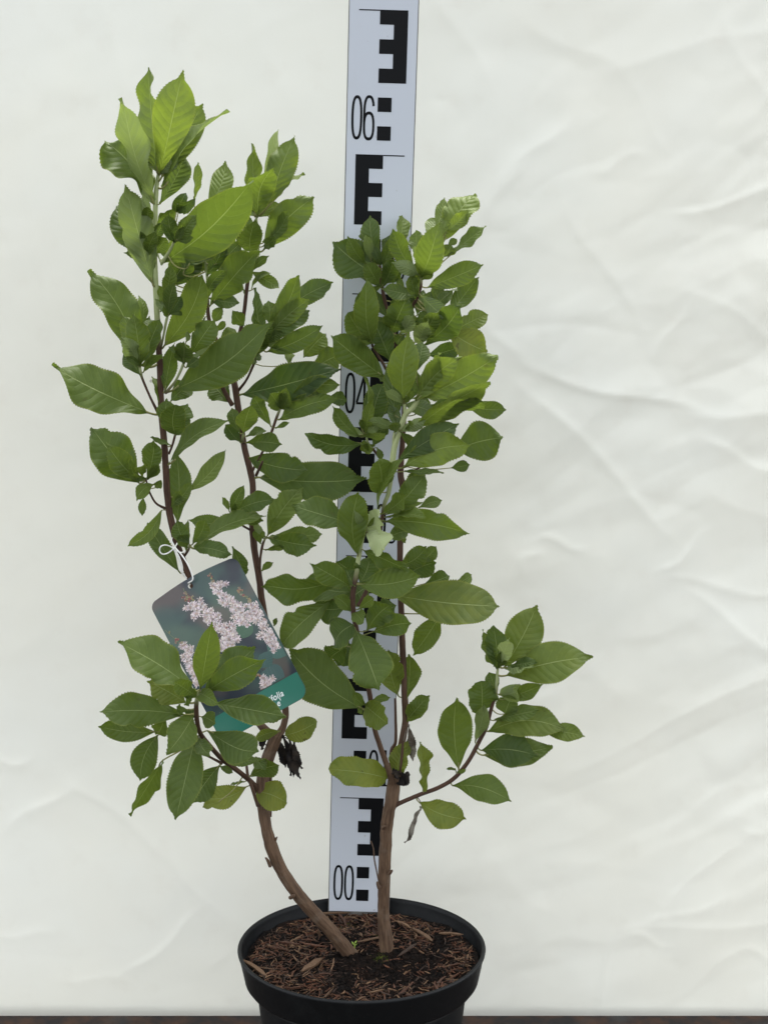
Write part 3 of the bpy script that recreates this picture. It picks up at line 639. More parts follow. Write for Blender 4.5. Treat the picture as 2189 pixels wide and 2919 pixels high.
# --- left stem, top crown
LV('A1', 1, [(985,955,1168,130,290,-1,.80,dict(sw=0,curl=.1)),(955,930,885,110,185,2,.58,dict(sw=0,curl=.1,cv=0)),(935,1180,690,345,200,-2,.56,dict(u=1,fold=.12,sw=0,curl=.1)),(915,1170,555,690,340,1.2,.38,dict(cv=.06,curl=.1)),(985,1000,1325,395,230,2.2,.6,dict(sw=0,curl=.1)),
 (1000,1060,1530,455,115,0,.5,dict(sw=-.05)),(980,1190,1185,790,190,1,.32),(930,1830,705,1030,250,-2,.56,dict(u=1,fold=.08,sw=0,curl=.1)),(880,1370,850,1100,75,-1,.75,U),(850,1375,890,1205,95,-1.5,.35),
 (960,1360,1110,1215,110,-1,.38),(890,1600,960,1400,100,-1.8,.28),(950,1580,1040,1450,120,-1,.38),(860,1640,640,1200,230,1,.30)])
LV('a7', 1, [(1110,1250,1180,1120,150,-.5,.12,dict(sh='r',curl=4,fold=.8,dyb=.6)),(1130,1250,1245,1180,120,-1,.15,dict(sh='r',curl=3,fold=.7,dyb=.4)),(1095,1485,1050,1270,120,-.6,.30),(1105,1490,1270,1275,130,-.8,.42),(1010,1655,1720,995,395,-3,.40,dict(cv=.04,fold=.12,dyb=1)),
 (1180,1700,1500,1320,250,1.2,.25)])
LV('A3', 2, [(150,750,180,445,62,0,.62,dict(dyb=1)),(260,800,395,440,165,2,.7),(250,1340,385,1050,130,.6,.28),(270,1580,655,1140,255,-2,.45),(370,1230,520,1080,110,1,.3),(60,1330,240,900,300,1,.28)])
LV('A3', 3, [(1060,330,1300,10,250,1,.25,dict(dyb=1)),(1100,300,1400,-60,230,1.6,.30,dict(dyb=1))])
# --- middle-left crown
LV('A2', 2, [(630,870,607,295,105,1,.58),(632,870,560,600,75,.4,.3),(690,660,810,185,110,2,.85,U),(740,780,940,240,215,1.5,.62),(650,878,775,490,205,-2,.55),(800,720,1020,540,75,1,.6),(688,1145,1095,718,250,-.6,.40,dict(cv=.05)),
 (690,1080,890,820,100,-1.5,.40),(690,1110,790,1040,90,-1.8,.22),(600,1165,630,885,178,-2,.46),(540,1080,560,840,115,.8,.36),(480,990,520,1120,80,.6,.2),(545,1475,510,1380,22,0,.4),(600,1450,755,1320,50,-.5,.5)])
# --- left stem, below the crown
LV('A1', 3, [(820,930,425,185,300,.5,.32,dict(dyb=-.5)),(905,1318,125,945,310,-1.5,.36,dict(fold=.1,sw=-.03)),(1010,400,1070,135,100,-1.4,.6),(995,520,970,310,45,-1.6,.55),(1010,800,1330,220,245,-2.2,.78,dict(sw=.06,fold=.2)),(1080,1140,1856,593,320,-2.5,.33,dict(fold=.1)),
 (1020,1150,1100,760,125,0,.35),(1070,1225,1240,1090,150,1,.3),(985,1260,920,1030,70,1,.4),(1080,1575,905,1515,42,-1,.3),(930,760,905,560,110,1.2,.3)])
LV('a1', 3, [(825,940,775,540,190,-1,.56),(830,945,690,550,115,.8,.62),(815,950,690,730,130,-2,.5,U),(840,920,985,575,155,.4,.3),(830,1020,700,850,125,.8,.25),(850,1005,1005,855,70,-1.5,.3),(845,640,820,390,52,1,.7,dict(dyb=.6))])
LV('a5', 3, [(1050,540,1100,290,112,-1,.28),(1060,545,1150,400,90,.5,.2),(1040,560,1010,470,40,-1,.4)])
LV('a6', 3, [(1172,930,1175,755,135,-1.5,.30),(1180,930,1110,800,90,-.6,.34),(1235,850,1415,585,175,-.6,.45,dict(dyb=1)),(1190,760,1200,670,40,-1,.6,U),(1190,960,1290,890,90,.3,.28)])
LV('a2', 3, [(1105,1485,1110,1255,190,-1.5,.40,dict(sh='r',fold=.1)),(1060,1440,1040,1200,135,.5,.3),(1115,1490,1205,1240,160,.8,.3)])
LV('A3', 4, [(290,470,380,340,80,-.5,.45),(310,540,395,455,52,-.6,.45),(60,770,40,620,130,0,.4),(300,650,150,690,90,-1,.62,U),(210,740,180,640,90,.3,.4),(230,430,160,560,80,1,.35)])
# --- left stem, lower
LV('a3', 9, [(270,335,10,35,170,-1.5,.42),(265,350,-108,-91,310,0,.33,dict(cv=.05)),(332,310,385,10,150,-1,.33),(272,312,200,155,75,-2,.4),(300,310,250,220,80,-2.4,.46),(340,320,430,215,62,-1,.4),(385,360,245,490,105,-2,.62,dict(sw=.1)),(300,460,292,610,62,-.4,.45),(400,390,440,330,60,-1,.4)])
LV('A1', 9, [(445,565,175,850,120,-1.5,.62,dict(sw=-.12,fold=.5)),(590,1060,330,660,150,1.4,.30),(562,690,560,110,175,1.4,.33),(545,500,680,350,85,-.8,.42),(520,540,660,420,90,-.5,.4),(640,430,960,90,130,.2,.6,dict(sw=.08,dyb=.5)),(500,200,973,-143,140,-.5,.42,dict(sw=-.05)),(640,900,650,640,60,1,.3)])
LV('a4', 9, [(662,830,570,640,130,0,.3),(685,838,790,630,120,-1,.34),(650,860,580,760,92,-.6,.36),(690,868,1010,925,130,-2.2,.26),(700,860,1265,605,135,.5,.45,dict(sw=-.05)),(1030,690,650,640,130,1,.4,dict(dyb=1,pet=False)),(1000,850,1105,1095,110,.6,.3,dict(dyb=1,pet=False))])
# --- middle stem
LV('b1', 4, [(695,610,635,190,110,.8,.3),(740,480,735,290,120,.4,.45),(705,570,965,95,170,-1,.5),(850,380,1245,150,170,1,.33,dict(dyb=.5)),(740,560,1055,280,140,-1.5,.5),(730,640,1060,370,175,0,.2),(720,700,1165,490,160,-1.2,.33),(690,630,545,690,110,-2,.6),(640,720,720,560,90,-1.2,.33),(630,760,600,800,45,-1,.3),(680,735,630,760,60,-1.6,.28)])
LV('A2', 4, [(540,490,450,370,105,-.8,.28),(350,640,470,520,125,1,.33),(510,1035,1295,830,265,-2.5,.08,dict(fold=.08)),(1010,745,1195,550,175,1,.6,dict(dyb=.6)),(1060,850,1300,720,200,1,.55,dict(dyb=.6)),(895,800,915,700,72,.8,.5,dict(dyb=.6)),(440,1100,280,930,170,1,.3)])
LV('b2', 4, [(810,1232,1300,1060,170,-.8,.33),(905,1060,1300,960,150,-.5,.42),(820,1140,745,1025,135,-1.3,.5,dict(sh='r')),(835,1150,900,1015,90,-1,.5),(755,1290,610,1035,112,0,.4),(790,1300,900,1255,40,-.6,.35),(1180,1080,1350,1080,110,1,.25)])
LV('b3', 4, [(535,1345,600,1105,155,-1.5,.5),(510,1340,445,1140,92,.4,.4),(515,1415,395,1270,105,.4,.18),(560,1365,715,1320,62,-.4,.3),(560,1415,845,1430,142,-2,.28)])
LV('A2', 9, [(1130,150,1590,250,225,-2,.18,dict(fold=.08)),(1205,305,2059,320,300,.5,.22,dict(fold=.05))])
LV('b5', 9, [(990,590,1095,365,92,-.4,.34),(1020,575,1345,480,150,-1.5,.23),(985,580,920,460,40,-.5,.5),(1000,592,1250,650,115,-.5,.3),(1010,570,1020,500,42,-1,.42)])
LV('b6', 9, [(1280,765,1560,380,210,1,.6),(1285,755,1355,615,62,-.6,.6),(1300,785,1664,848,170,-1.5,.34),(1320,775,1711,755,140,.2,.5),(1225,830,1195,700,75,.2,.4),(1258,880,1410,850,48,-1,.4),(1235,1045,1330,975,52,-.8,.4),(1240,790,1250,730,40,-.8,.5),(1330,1480,1350,1415,40,0,.4,dict(dyb=.5,pet=False))])
# --- front left shoot in front of the tag
LV('B', 10, [(780,560,215,205,275,-1,.46,dict(cv=.05)),(820,550,905,55,182,-2,.55),(860,560,1225,240,230,.2,.22),(860,570,1290,330,200,-2,.28),(790,600,620,490,130,-3,.5),(812,580,962,665,105,-3.6,.56),(720,650,430,490,190,1,.5,dict(y=.25)),(700,735,85,715,225,-1,.36,dict(cv=.08)),
 (500,860,75,820,150,0,.42),(508,885,380,1220,190,-.8,.36),(550,1070,305,1470,125,.5,.42),(770,740,570,1025,215,-3,.36),(782,900,640,1505,240,-3.2,.4,dict(fold=.1)),(930,655,1445,750,205,-3,.3),(870,850,1245,1000,240,-2.5,.25,dict(fold=.08)),(800,890,890,1030,112,-3,.25),
 (830,750,930,800,120,-.6,.3),(740,700,650,680,72,-1,.4),(745,650,710,610,85,-2,.36),(700,890,780,870,60,-1,.3),(955,1105,750,1385,185,-.6,.35),(1165,1255,815,1340,165,0,.6,dict(y=.5,cv=-.08)),(950,1370,835,1410,55,0,.6,dict(y=.4)),(985,1060,1235,1065,90,-1,.33),(960,1110,1060,1160,52,-.6,.4),
 (1140,1220,1040,1245,22,0,.5),(560,760,500,880,120,1,.34),(740,770,760,690,90,.3,.25),(780,850,690,790,100,.6,.28)])
LV('B3', 10, [(1168,1190,1390,1105,135,-1,.4),(1225,1040,1290,1140,92,-1.2,.4)])
LV('A', 10, [(1238,1295,1448,1375,195,-1,.6,dict(sh='r',y=.5,fold=.05)),(1440,885,1665,790,150,-1,.6,dict(sh='r',y=.45,fold=.06)),(1405,855,1205,920,80,-1,.5,dict(y=.3)),(1420,890,1478,1180,55,0,.1,dict(mat='dead',sw=-.08)),(1380,900,1440,1120,60,.2,.1,dict(mat='dead')),(1500,930,1560,1130,50,-.3,.1,dict(mat='dead')),(1260,900,1275,990,45,0,.1,dict(mat='dead')),(1465,895,1545,1205,85,.3,.1,dict(mat='dead',sw=.05)),(1450,1000,1495,1190,40,.5,.1,dict(mat='dead')),(1290,950,1250,900,50,0,.1,dict(mat='dead'))])
# --- right stems, top crowns
LV('C2', 5, [(480,790,130,520,290,.4,.18,dict(fold=.05)),(388,690,250,475,112,-1,.46),(435,670,400,475,75,-1.5,.62,U),(500,670,425,310,142,.4,.25),(440,540,350,440,85,1,.3),(500,860,395,680,132,-2,.4),(528,730,640,450,100,-.6,.4),(540,660,600,460,92,1,.15),(630,620,685,310,80,2,.66),(620,610,700,440,62,1.2,.2),(640,660,558,850,112,.4,.24),(680,950,640,780,52,.4,.45),(505,680,500,560,30,.2,.2)])
LV('C2b', 5, [(790,765,610,420,150,-1.5,.33),(800,630,790,425,112,1,.5),(825,800,970,375,222,-2.5,.56),(880,490,960,330,112,1,.6,U),(1000,530,1265,135,232,1.4,.82),(1030,440,1200,265,120,.5,.8),(950,430,1015,165,92,1.5,.7),(1040,640,1345,400,92,0,.4),(1010,640,1070,540,102,0,.5),(1040,560,1110,495,55,.4,.5),
 (885,880,1325,700,170,-1.5,.3),(850,1060,1010,880,150,.4,.33),(800,1100,850,900,122,.8,.33),(1050,1085,1285,790,150,1,.45),(920,1060,1080,910,92,.4,.4),(950,1085,1120,890,62,1.4,.2),(785,975,745,765,102,-1,.45),(600,1240,725,950,225,-1.4,.4),(840,820,930,760,60,-1,.45),(980,480,1030,340,70,.3,.6)])
LV('C2d', 5, [(443,1320,405,815,190,-2,.56,dict(fold=.12)),(440,1320,258,1080,180,-1,.45,dict(sh='r')),(590,1460,460,1140,182,-1,.18),(540,1590,120,1265,240,-1.4,.35,dict(dyb=-1)),(550,1600,490,1595,60,-1,.3,dict(dyb=-1))])
LV('C2b', 5, [(660,1250,765,1100,105,-1.8,.62,U),(810,1340,880,1155,130,-2.4,.68,U),(840,1310,965,1065,130,-1.8,.52),(860,1330,1145,1020,220,-2.2,.33),(780,1150,960,1075,105,-.5,.3),(1080,1230,1360,1090,150,.4,.5,dict(y=.15)),(1040,1215,1355,1390,225,-.4,.45,dict(y=.45,fold=.1)),(880,1420,1140,1350,150,.8,.13),(700,1250,640,1330,110,.3,.2)])
# --- right stems, middle
LV('C3b', 6, [(692,550,740,-20,218,-1.2,.72,dict(sw=-.03)),(705,545,740,495,52,-1,.5)])
LV('C3', 6, [(790,530,1142,190,205,-2,.76,dict(fold=.15)),(780,520,970,150,112,-1.2,.76),(840,510,1437,178,265,-.8,.64,dict(fold=.1)),(770,755,1378,390,180,-2.6,.66,dict(fold=.3)),(960,710,1345,540,110,-1.6,.4,dict(pet=False)),(790,300,840,60,135,1,.33),(640,720,590,180,150,1,.23),(680,1060,1220,885,230,-2,.6,dict(fold=.12)),
 (645,1000,1130,710,190,.8,.23),(700,1085,1010,1100,62,-1,.3),(480,1410,710,980,80,-1.5,.55,dict(sw=-.06)),(505,1245,490,1000,200,-1.2,.5,dict(sh='r',fold=.1)),(735,760,760,700,45,-1,.5),(700,770,740,720,40,-1,.5),(620,640,660,560,40,0,.4)])
LV('C3c', 6, [(620,775,625,702,72,-.5,.5,dict(sh='r')),(625,770,655,700,50,.3,.45)])
LV('C2', 6, [(1190,570,1500,600,132,.6,.3,dict(dyb=-1)),(880,610,1150,520,135,.6,.2),(780,640,880,500,105,.6,.3),(830,710,940,560,125,.6,.22),(1080,930,1478,820,280,-.6,.3,dict(fold=.06)),(1070,1060,1215,1035,90,0,.28),(700,1250,865,1110,150,-.5,.4)])
LV('C2e', 6, [(370,870,-86,797,150,-1,.25),(390,790,450,520,98,-1.8,.7),(365,745,400,345,62,-1,.7),(450,690,530,400,182,.6,.2,dict(sh='r')),(345,805,550,790,62,-2,.6),(440,740,590,690,82,0,.2),(450,890,560,700,112,.2,.25),(375,935,430,870,105,-2,.5,dict(sh='r')),(350,815,130,570,112,-.4,.4),(480,900,520,1000,52,-.4,.35),(410,920,360,870,70,-1.6,.45)])
# --- right stems, lower front
LV('C1', 7, [(590,335,195,215,200,.6,.25),(640,560,650,110,192,-1.6,.45),(690,385,795,280,150,-1.4,.92,dict(u=1,curl=2,pale=.9,sh='r')),(692,385,842,535,175,-2.4,.98,dict(u=1,fold=.4,curl=2,pale=1.)),(665,515,990,660,100,-1.6,.35),(655,740,725,560,165,.3,.3),(585,760,320,610,162,-1.5,.5),(640,750,1065,690,192,-2,.45),
 (560,700,0,740,170,1.5,.4,dict(sw=.03,dyb=1)),(600,800,300,700,205,2,.24,dict(dyb=1)),(590,930,480,830,92,-1,.5),(640,920,755,840,72,-1.6,.5),(615,940,680,1010,95,-2,.52,dict(sh='r')),(740,1070,1010,1010,142,-1.5,.3),(705,1060,870,880,172,-.5,.36),(610,1020,490,1165,200,.4,.2,dict(sh='r')),
 (470,850,125,1165,215,1.6,.45,dict(dyb=1.5)),(560,900,330,900,180,1.4,.24,dict(dyb=1)),(620,1040,785,1465,272,-3,.38,dict(fold=.1)),(670,1590,175,1185,310,2.0,.32,dict(fold=.08)),(560,1170,450,1250,150,1.8,.18,dict(dyb=1)),(690,1565,610,1475,75,-1.5,.5),(735,1535,860,1515,55,-.8,.52),(690,1570,845,1695,155,-2,.52,dict(sh='r',y=.15)),(665,1590,635,1615,42,-1,.45),(620,760,560,640,120,.6,.25)])
LV('C3', 7, [(800,275,970,140,112,-1.4,.6),(880,260,1095,10,155,.4,.42),(830,292,1100,295,80,-2,.62,dict(fold=.4)),(800,320,1395,405,195,-1.2,.4,dict(cv=.05)),(840,440,990,390,95,.4,.4),(860,818,1600,895,300,.2,.28,dict(fold=.12,y=.25,dyb=1.5,sw=.03,cv=.08)),(840,270,1080,195,45,-.5,.5),(760,690,790,625,60,-.5,.6)])
LV('C2', 7, [(930,620,1105,490,132,-.3,.4),(1050,600,1170,490,95,.3,.42),(960,700,1170,600,155,.2,.2),(1090,745,1260,690,112,.4,.3),(1050,230,1210,180,75,.4,.3),(1200,950,1010,1230,155,.4,.46,dict(dyb=-.5)),(915,1505,850,1190,170,-1,.36,dict(y=.2)),(970,1530,990,1220,142,.8,.35,dict(y=.1)),(985,1620,1125,1500,112,-.6,.42),(1300,740,1410,680,70,.8,.5,dict(dyb=-.6,pet=False)),(960,470,950,430,30,-.5,.4)])
LV('C2', 8, [(150,1040,315,850,120,-1,.46)])
LV('C', 11, [(690,575,120,490,275,-1,.56,dict(y=.45,sh='r',fold=.15)),(790,590,900,205,175,0,.55,dict(y=.45)),(900,60,945,400,85,0,.1,dict(mat='dry')),(790,600,905,560,130,-.4,.1,dict(mat='dead',sh='r')),(760,480,800,590,70,-.8,.1,dict(mat='dead'))])
LV('C2', 7, [(720,760,560,880,180,-1,.22,dict(dyb=-2,pet=False)),(660,710,490,590,160,-.5,.22,dict(dyb=-2,pet=False)),(770,980,900,890,150,-.4,.3,dict(dyb=-1.5,pet=False)),(590,1150,500,1300,150,0,.2,dict(dyb=-2,pet=False)),(700,900,560,760,150,.2,.22,dict(dyb=-2,pet=False)),(870,660,960,760,170,.2,.22,dict(dyb=-1,pet=False)),(860,560,780,660,120,0,.2,dict(dyb=-1,pet=False)),(720,1120,640,1250,120,0,.26,dict(dyb=-1.5,pet=False))])
# --- right shoot
LV('D', 8, [(805,658,780,340,165,0,.24),(790,640,700,370,80,.8,.45),(860,645,1100,190,242,1,.5,dict(y=.15)),(870,705,1505,565,270,-1,.5,dict(fold=.1,y=.12)),(830,645,900,435,105,-2,.76,dict(u=1,pale=.35)),(885,640,1095,600,75,-1.4,.14),(860,655,1080,640,52,-2,.62,U),(825,840,985,800,150,-2.4,.66,dict(u=1,curl=3,fold=.6,sh='r')),(850,850,1000,870,90,-1.6,.5),
 (795,835,750,680,92,.4,.3),(690,985,690,740,185,-.4,.4,dict(sh='r',fold=.1)),(850,880,1145,770,112,.5,.5),(865,985,910,870,165,0,.4,dict(sh='r')),(650,1185,715,920,102,-2,.66,U),(530,1395,512,860,235,-1,.46),(790,1030,1112,955,100,-1,.5),(745,1110,1330,1110,222,-.5,.36,dict(y=.15,fold=.1)),(1120,1120,1450,1150,120,-.9,.45,dict(pet=False,y=.1)),
 (690,1250,1105,1290,232,-1.6,.2,dict(fold=.08)),(705,1285,1215,1225,200,0,.35),(485,1505,915,1620,192,-1.5,.46,dict(fold=.1)),(240,1625,587,1755,190,-1.4,.56,dict(y=.4,fold=.1)),(275,1548,250,1190,108,-1,.56,dict(y=.3,fold=.4)),(520,1412,440,1385,22,-.6,.5),(520,1405,585,1388,30,-.8,.5)])
LV('D', 11, [(1030,850,870,1210,72,0,.1,dict(mat='dry',fold=.9))])

# --- young leaves crowding the shoot tips
def whorl(branch, n, lo, hi, tone, spread=55, back=0):
    pxs = ST[branch][2]; e = pxs[-1-back]; d = pxs[max(0, len(pxs)-8-back)]; base = math.atan2(e[1]-d[1], e[0]-d[0])
    for i in range(n):
        a = base + math.radians((i-(n-1)/2)*2*spread/max(1, n-1) + rl.gauss(0, 9)); L_ = rl.uniform(lo, hi)
        leaf(branch, 0, e[0]+rl.gauss(0, 2), e[1]+rl.gauss(0, 3), e[0]+L_*math.cos(a), e[1]+L_*math.sin(a), L_*rl.uniform(.30, .46), rl.uniform(-1.4, 1.2), tone+rl.uniform(-.12, .14), u=1 if rl.random() < .25 else 0)
for nm, n_, lo_, hi_, tn in (('A1',3,60,95,.55),('A2',3,50,80,.5),('A3',3,60,100,.4),('C2',4,55,90,.35),('C2b',4,60,100,.5),('C2d',3,40,75,.45),('C2e',3,40,70,.45),('C3',3,60,95,.65),('C3b',2,40,70,.6),('b1',4,50,90,.42),('b2',3,40,70,.42),
                         ('a1',3,40,75,.5),('a5',3,40,65,.4),('a6',3,40,70,.36),('a7',3,45,75,.35),('a3',2,35,60,.42),('b6',2,35,60,.5),('D',3,45,75,.5),('C1',2,35,55,.6)): whorl(nm, n_, lo_, hi_, tn)
for nm, n_, lo_, hi_, tn, bk in (('C2',4,70,110,.25,14),('C2',4,70,115,.25,26),('C2b',4,70,110,.35,12),('C2b',3,70,110,.35,22),('A2',4,60,95,.36,22),('A3',4,70,110,.3,14),('A1',4,60,95,.36,20),('C3',4,70,110,.35,28),('C2',4,70,110,.25,42)): whorl(nm, n_, lo_, hi_, tn, 105, bk)

# ------------------------------------------------------------------ plant tag hanging on the left stem
TO = P(425, 1722, 1.236); TU = P(670, 1584, 1.236); TD = P(650, 2109, 1.205)
tu = (TU-TO); UW = tu.length; tu = tu/UW; tv = (TD-TO); tv = (tv - tu*tv.dot(tu)); VH = tv.length; tv = tv/VH; tn = tv.cross(tu)
if tn.y > 0: tn = -tn
ptag = empty('plant_tag', TO); tag(ptag, 'printed card with pink flower spikes and green band tied to the left stem', 'plant tag')
ptag.matrix_world = Matrix(((tu.x, -tv.x, tn.x, TO.x), (tu.y, -tv.y, tn.y, TO.y), (tu.z, -tv.z, tn.z, TO.z), (0, 0, 0, 1)))
TMI = ptag.matrix_world.inverted()
def tl(t, x, y):
    """pixel on the card -> card coordinates (u right, v down) in metres"""
    X, Yp = tp(t, x, y); o_ = CAM; d = P(X, Yp, 1.) - CAM; k = (TO - CAM).dot(tn)/d.dot(tn); q = TMI @ (CAM + d*k); return q.x, -q.y
def card_outline(inset=0.):
    pts = []; r = .006
    def cor(cx, cy, rr, a0, a1, n=8):
        for i in range(n+1): a = math.radians(a0+(a1-a0)*i/n); pts.append((cx+(rr)*math.cos(a), cy+(rr)*math.sin(a)))
    bow = lambda u: -.0022*math.sin(math.pi*u)
    cor(r, r, r-inset, 180, 270)
    for i in range(1, 8): u = i/8; pts.append((r+(UW-2*r)*u, bow(u)*1.0+inset))
    cor(UW-r, r, r-inset, 270, 360); cor(UW-r*1.3, VH-r*1.3, r*1.3-inset, 0, 90, 10); cor(r*1.3, VH-r*1.3, r*1.3-inset, 90, 180, 10)
    return pts
hole = tl(9, 672, 1163); hr = .0019
def plate2(name, outline, z0, z1, mats, holec=None):
    """thin card: outline (u, v) with an optional round hole"""
    bm = bmesh.new(); top = [bm.verts.new((u, -v_, z1)) for u, v_ in outline]; ed = [bm.edges.new((top[i], top[(i+1) % len(top)])) for i in range(len(top))]
    if holec:
        hv = [bm.verts.new((holec[0]+hr*math.cos(a*math.pi/10), -(holec[1]+hr*math.sin(a*math.pi/10)), z1)) for a in range(20)]
        ed += [bm.edges.new((hv[i], hv[(i+1) % 20])) for i in range(20)]
    bmesh.ops.triangle_fill(bm, use_beauty=True, edges=ed)
    if holec:
        for fc in [q for q in bm.faces if (q.calc_center_median().xy - Vector((holec[0], -holec[1]))).length < hr*.8]: bm.faces.remove(fc)
    for fc in bm.faces:
        if fc.normal.z < 0: fc.normal_flip()
    if z0 != z1:
        ex = bmesh.ops.extrude_face_region(bm, geom=bm.faces[:])
        for q in ex['geom']:
            if isinstance(q, bmesh.types.BMVert): q.co.z = z0
        bmesh.ops.recalc_face_normals(bm, faces=bm.faces[:])
    me = bpy.data.meshes.new(name); bm.to_mesh(me); bm.free(); return me
co = card_outline()
cardo = obj('card', plate2('card', co, -.00045, 0, None, hole), [M['tagp'], M['back']], ptag)
for pg in cardo.data.polygons:
    if pg.normal.z < -.5: pg.material_index = 1
BV = VH - .0185
bo = [q for q in card_outline(.0002) if q[1] > BV]; bo = [(UW-.0002, BV)] + bo + [(.0002, BV)]
band = obj('green_band', plate2('green_band', bo, .00012, .00012, None), M['band'], ptag)
def text(body, u, v_, size, name='lettering'):
    cu = bpy.data.curves.new('t', 'FONT'); cu.body = body; cu.size = size; cu.shear = .22; cu.offset = size*.012; cu.space_character = 1.08; cu.align_x = 'RIGHT'
    to = bpy.data.objects.new('t', cu); C.objects.link(to); bpy.context.view_layer.update()
    me = bpy.data.meshes.new_from_object(to.evaluated_get(bpy.context.evaluated_depsgraph_get())); bpy.data.objects.remove(to)
    me.name = name; o = obj(name, me, M['white'], ptag); o.location = (u, -v_, .0003); o.scale = (.84, 1, 1); return o
a = tl(10, 1428, 590); text('ifolia', a[0], a[1]+.0004, .0064)
a = tl(10, 1416, 655); text("e'", a[0], a[1]+.0004, .0064)
# the printed picture: flower spikes, buds and leaves as flat ink shapes
rt = random.Random(21); pv, pf, pcs = [], [], []
zc = [.00016]
def ink(poly, col):
    b = len(pv); zc[0] += 2e-8
    pv.extend((q[0], -q[1], zc[0]) for q in poly); pf.append(tuple(range(b, b+len(poly)))); pcs.append(col)
def inside(u, v_): return .0012 < u < UW-.0012 and .0012 < v_ < BV-.0006 and (math.hypot(u-hole[0], v_-hole[1]) > .0028)
def ell(u, v_, ru, rv, a, col, n=8):
    ca, sa = math.cos(a), math.sin(a)
    if inside(u, v_) and inside(u+max(ru, rv), v_) and inside(u-max(ru, rv), v_) and inside(u, v_+max(ru, rv)) and inside(u, v_-max(ru, rv)):
        ink([(u+ru*math.cos(k*2*math.pi/n)*ca - rv*math.sin(k*2*math.pi/n)*sa, v_+ru*math.cos(k*2*math.pi/n)*sa + rv*math.sin(k*2*math.pi/n)*ca) for k in range(n)], col)
def pleaf(u, v_, l, wd, a, col):
    for k in range(16): pass
    pts = []
    for k in range(9): t_ = k/8; pts.append((t_*l, wd/2*math.sin(math.pi*t_**.8)))
    pts += [(q[0], -q[1]) for q in pts[::-1]][1:-1]
    q_ = [(u+x*math.cos(a)-y_*math.sin(a), v_+x*math.sin(a)+y_*math.cos(a)) for x, y_ in pts]
    q_ = [(min(max(x, .0012), UW-.0012), min(y_, BV-.0008)) for x, y_ in q_]; ink(q_, col)
    for k in range(1, 6):
        t_ = k/6
        for s_ in (-1, 1):
            x0, y0 = t_*l*.92, 0; x1, y1 = t_*l*.92+wd*.22, s_*wd*.36*math.sin(math.pi*t_)
            seg = [(x0, y0), (x1, y1), (x1+.0002, y1), (x0+.0003, y0)]
            z_ = [(u+x*math.cos(a)-y_*math.sin(a), v_+x*math.sin(a)+y_*math.cos(a)) for x, y_ in seg]
            if all(inside(*g) for g in z_): ink(z_, (col[0]*1.5+.01, col[1]*1.4+.01, col[2]*1.3+.01, 1))
for (x, y, l, wd, a, c) in ((1300,220,.020,.017,.75,(.05,.115,.095)),(1440,470,.019,.018,-2.5,(.045,.09,.085)),(1130,180,.016,.013,-.9,(.04,.10,.055)),(1000,740,.012,.012,.3,(.04,.08,.06)),(1250,300,.012,.014,1.2,(.035,.085,.075))):
    q = tl(10, x, y); pleaf(q[0], q[1], l, wd, a, c+(1,))
def petal(u, v_, r0, r1, a, wd, col):
    ca, sa = math.cos(a), math.sin(a)
    q = [(u+x*ca-y_*sa, v_+x*sa+y_*ca) for x, y_ in ((r0, -wd*.4), (r1*.7, -wd), (r1, 0), (r1*.7, wd), (r0, wd*.4))]
    if all(inside(*g) for g in q): ink(q, col)
def pinkish():
    b_ = rt.uniform(.30, .74); return (b_, b_*rt.uniform(.80, .93), b_*rt.uniform(.78, .92), 1)
def raceme(pts, wd, dens, t=9):
    pp = catmull([tl(*((t,)+q)) if len(q) == 2 else tl(*q) for q in pts], 8); n = len(pp)
    for k in range(n-1):
        (u0, v0), (u1, v1) = pp[k], pp[k+1]; ink([(u0-.0002, v0), (u1-.0002, v1), (u1+.0002, v1), (u0+.0002, v0)], (.12, .16, .07, 1)) if inside(u0, v0) and inside(u1, v1) else None
    for k in range(dens):
        t_ = rt.random()**.8; i = min(n-2, int(t_*(n-1))); u, v_ = pp[i]; op = min(1, max(0, (t_-.16)/.25)); hw = wd*(.35+.65*op)
        u += rt.gauss(0, hw*.42); v_ += rt.gauss(0, hw*.30)
        if op < .5:
            for q in range(2):
                c = (rt.uniform(.22, .36), rt.uniform(.20, .30), rt.uniform(.11, .17), 1) if rt.random() < .7 else (.26, .07, .07, 1)
                ell(u, v_, rt.uniform(.0005, .0008), rt.uniform(.0008, .0012), rt.uniform(0, 3), c)
        else:
            col = pinkish(); ell(u, v_, .0014, .0014, 0, (col[0]*.6, col[1]*.48, col[2]*.44, 1))
            for q in range(9):
                a = q*2*math.pi/9 + rt.uniform(-.3, .3); col = pinkish(); petal(u, v_, .0005, rt.uniform(.0020, .0034), a, rt.uniform(.0003, .0006), col)
            for q in range(2): ell(u+rt.gauss(0, .0006), v_+rt.gauss(0, .0006), .0003, .0003, 0, (.42, .27, .15, 1), 6)
raceme([(470,1510),(560,1590),(660,1680),(10,720,330),(10,780,440),(10,800,510)], .0042, 60)
raceme([(790,1020),(860,1130),(960,1270),(1060,1360),(1110,1430)], .0072, 95)
raceme([(1050,1190),(1150,1300),(1200,1430),(1290,1550),(1360,1620)], .0070, 95)
raceme([(600,1130),(640,1240),(720,1330),(830,1420),(940,1500),(990,1560),(10,960,230)], .0080, 140)
raceme([(10,1020,100),(10,1060,170),(10,1000,190)], .003, 14)
raceme([(10,1230,440),(10,1270,480),(10,1300,510),(10,1320,540)], .0050, 40)
raceme([(10,960,720),(10,985,760),(10,1000,770)], .003, 14)
fo = obj('flower_print', mesh('flower_print', pv, pf, False), M['tagf'], ptag)
ca = fo.data.color_attributes.new('pc', 'FLOAT_COLOR', 'CORNER')
for pg in fo.data.polygons:
    for li in pg.loop_indices: ca.data[li].color = pcs[pg.index]
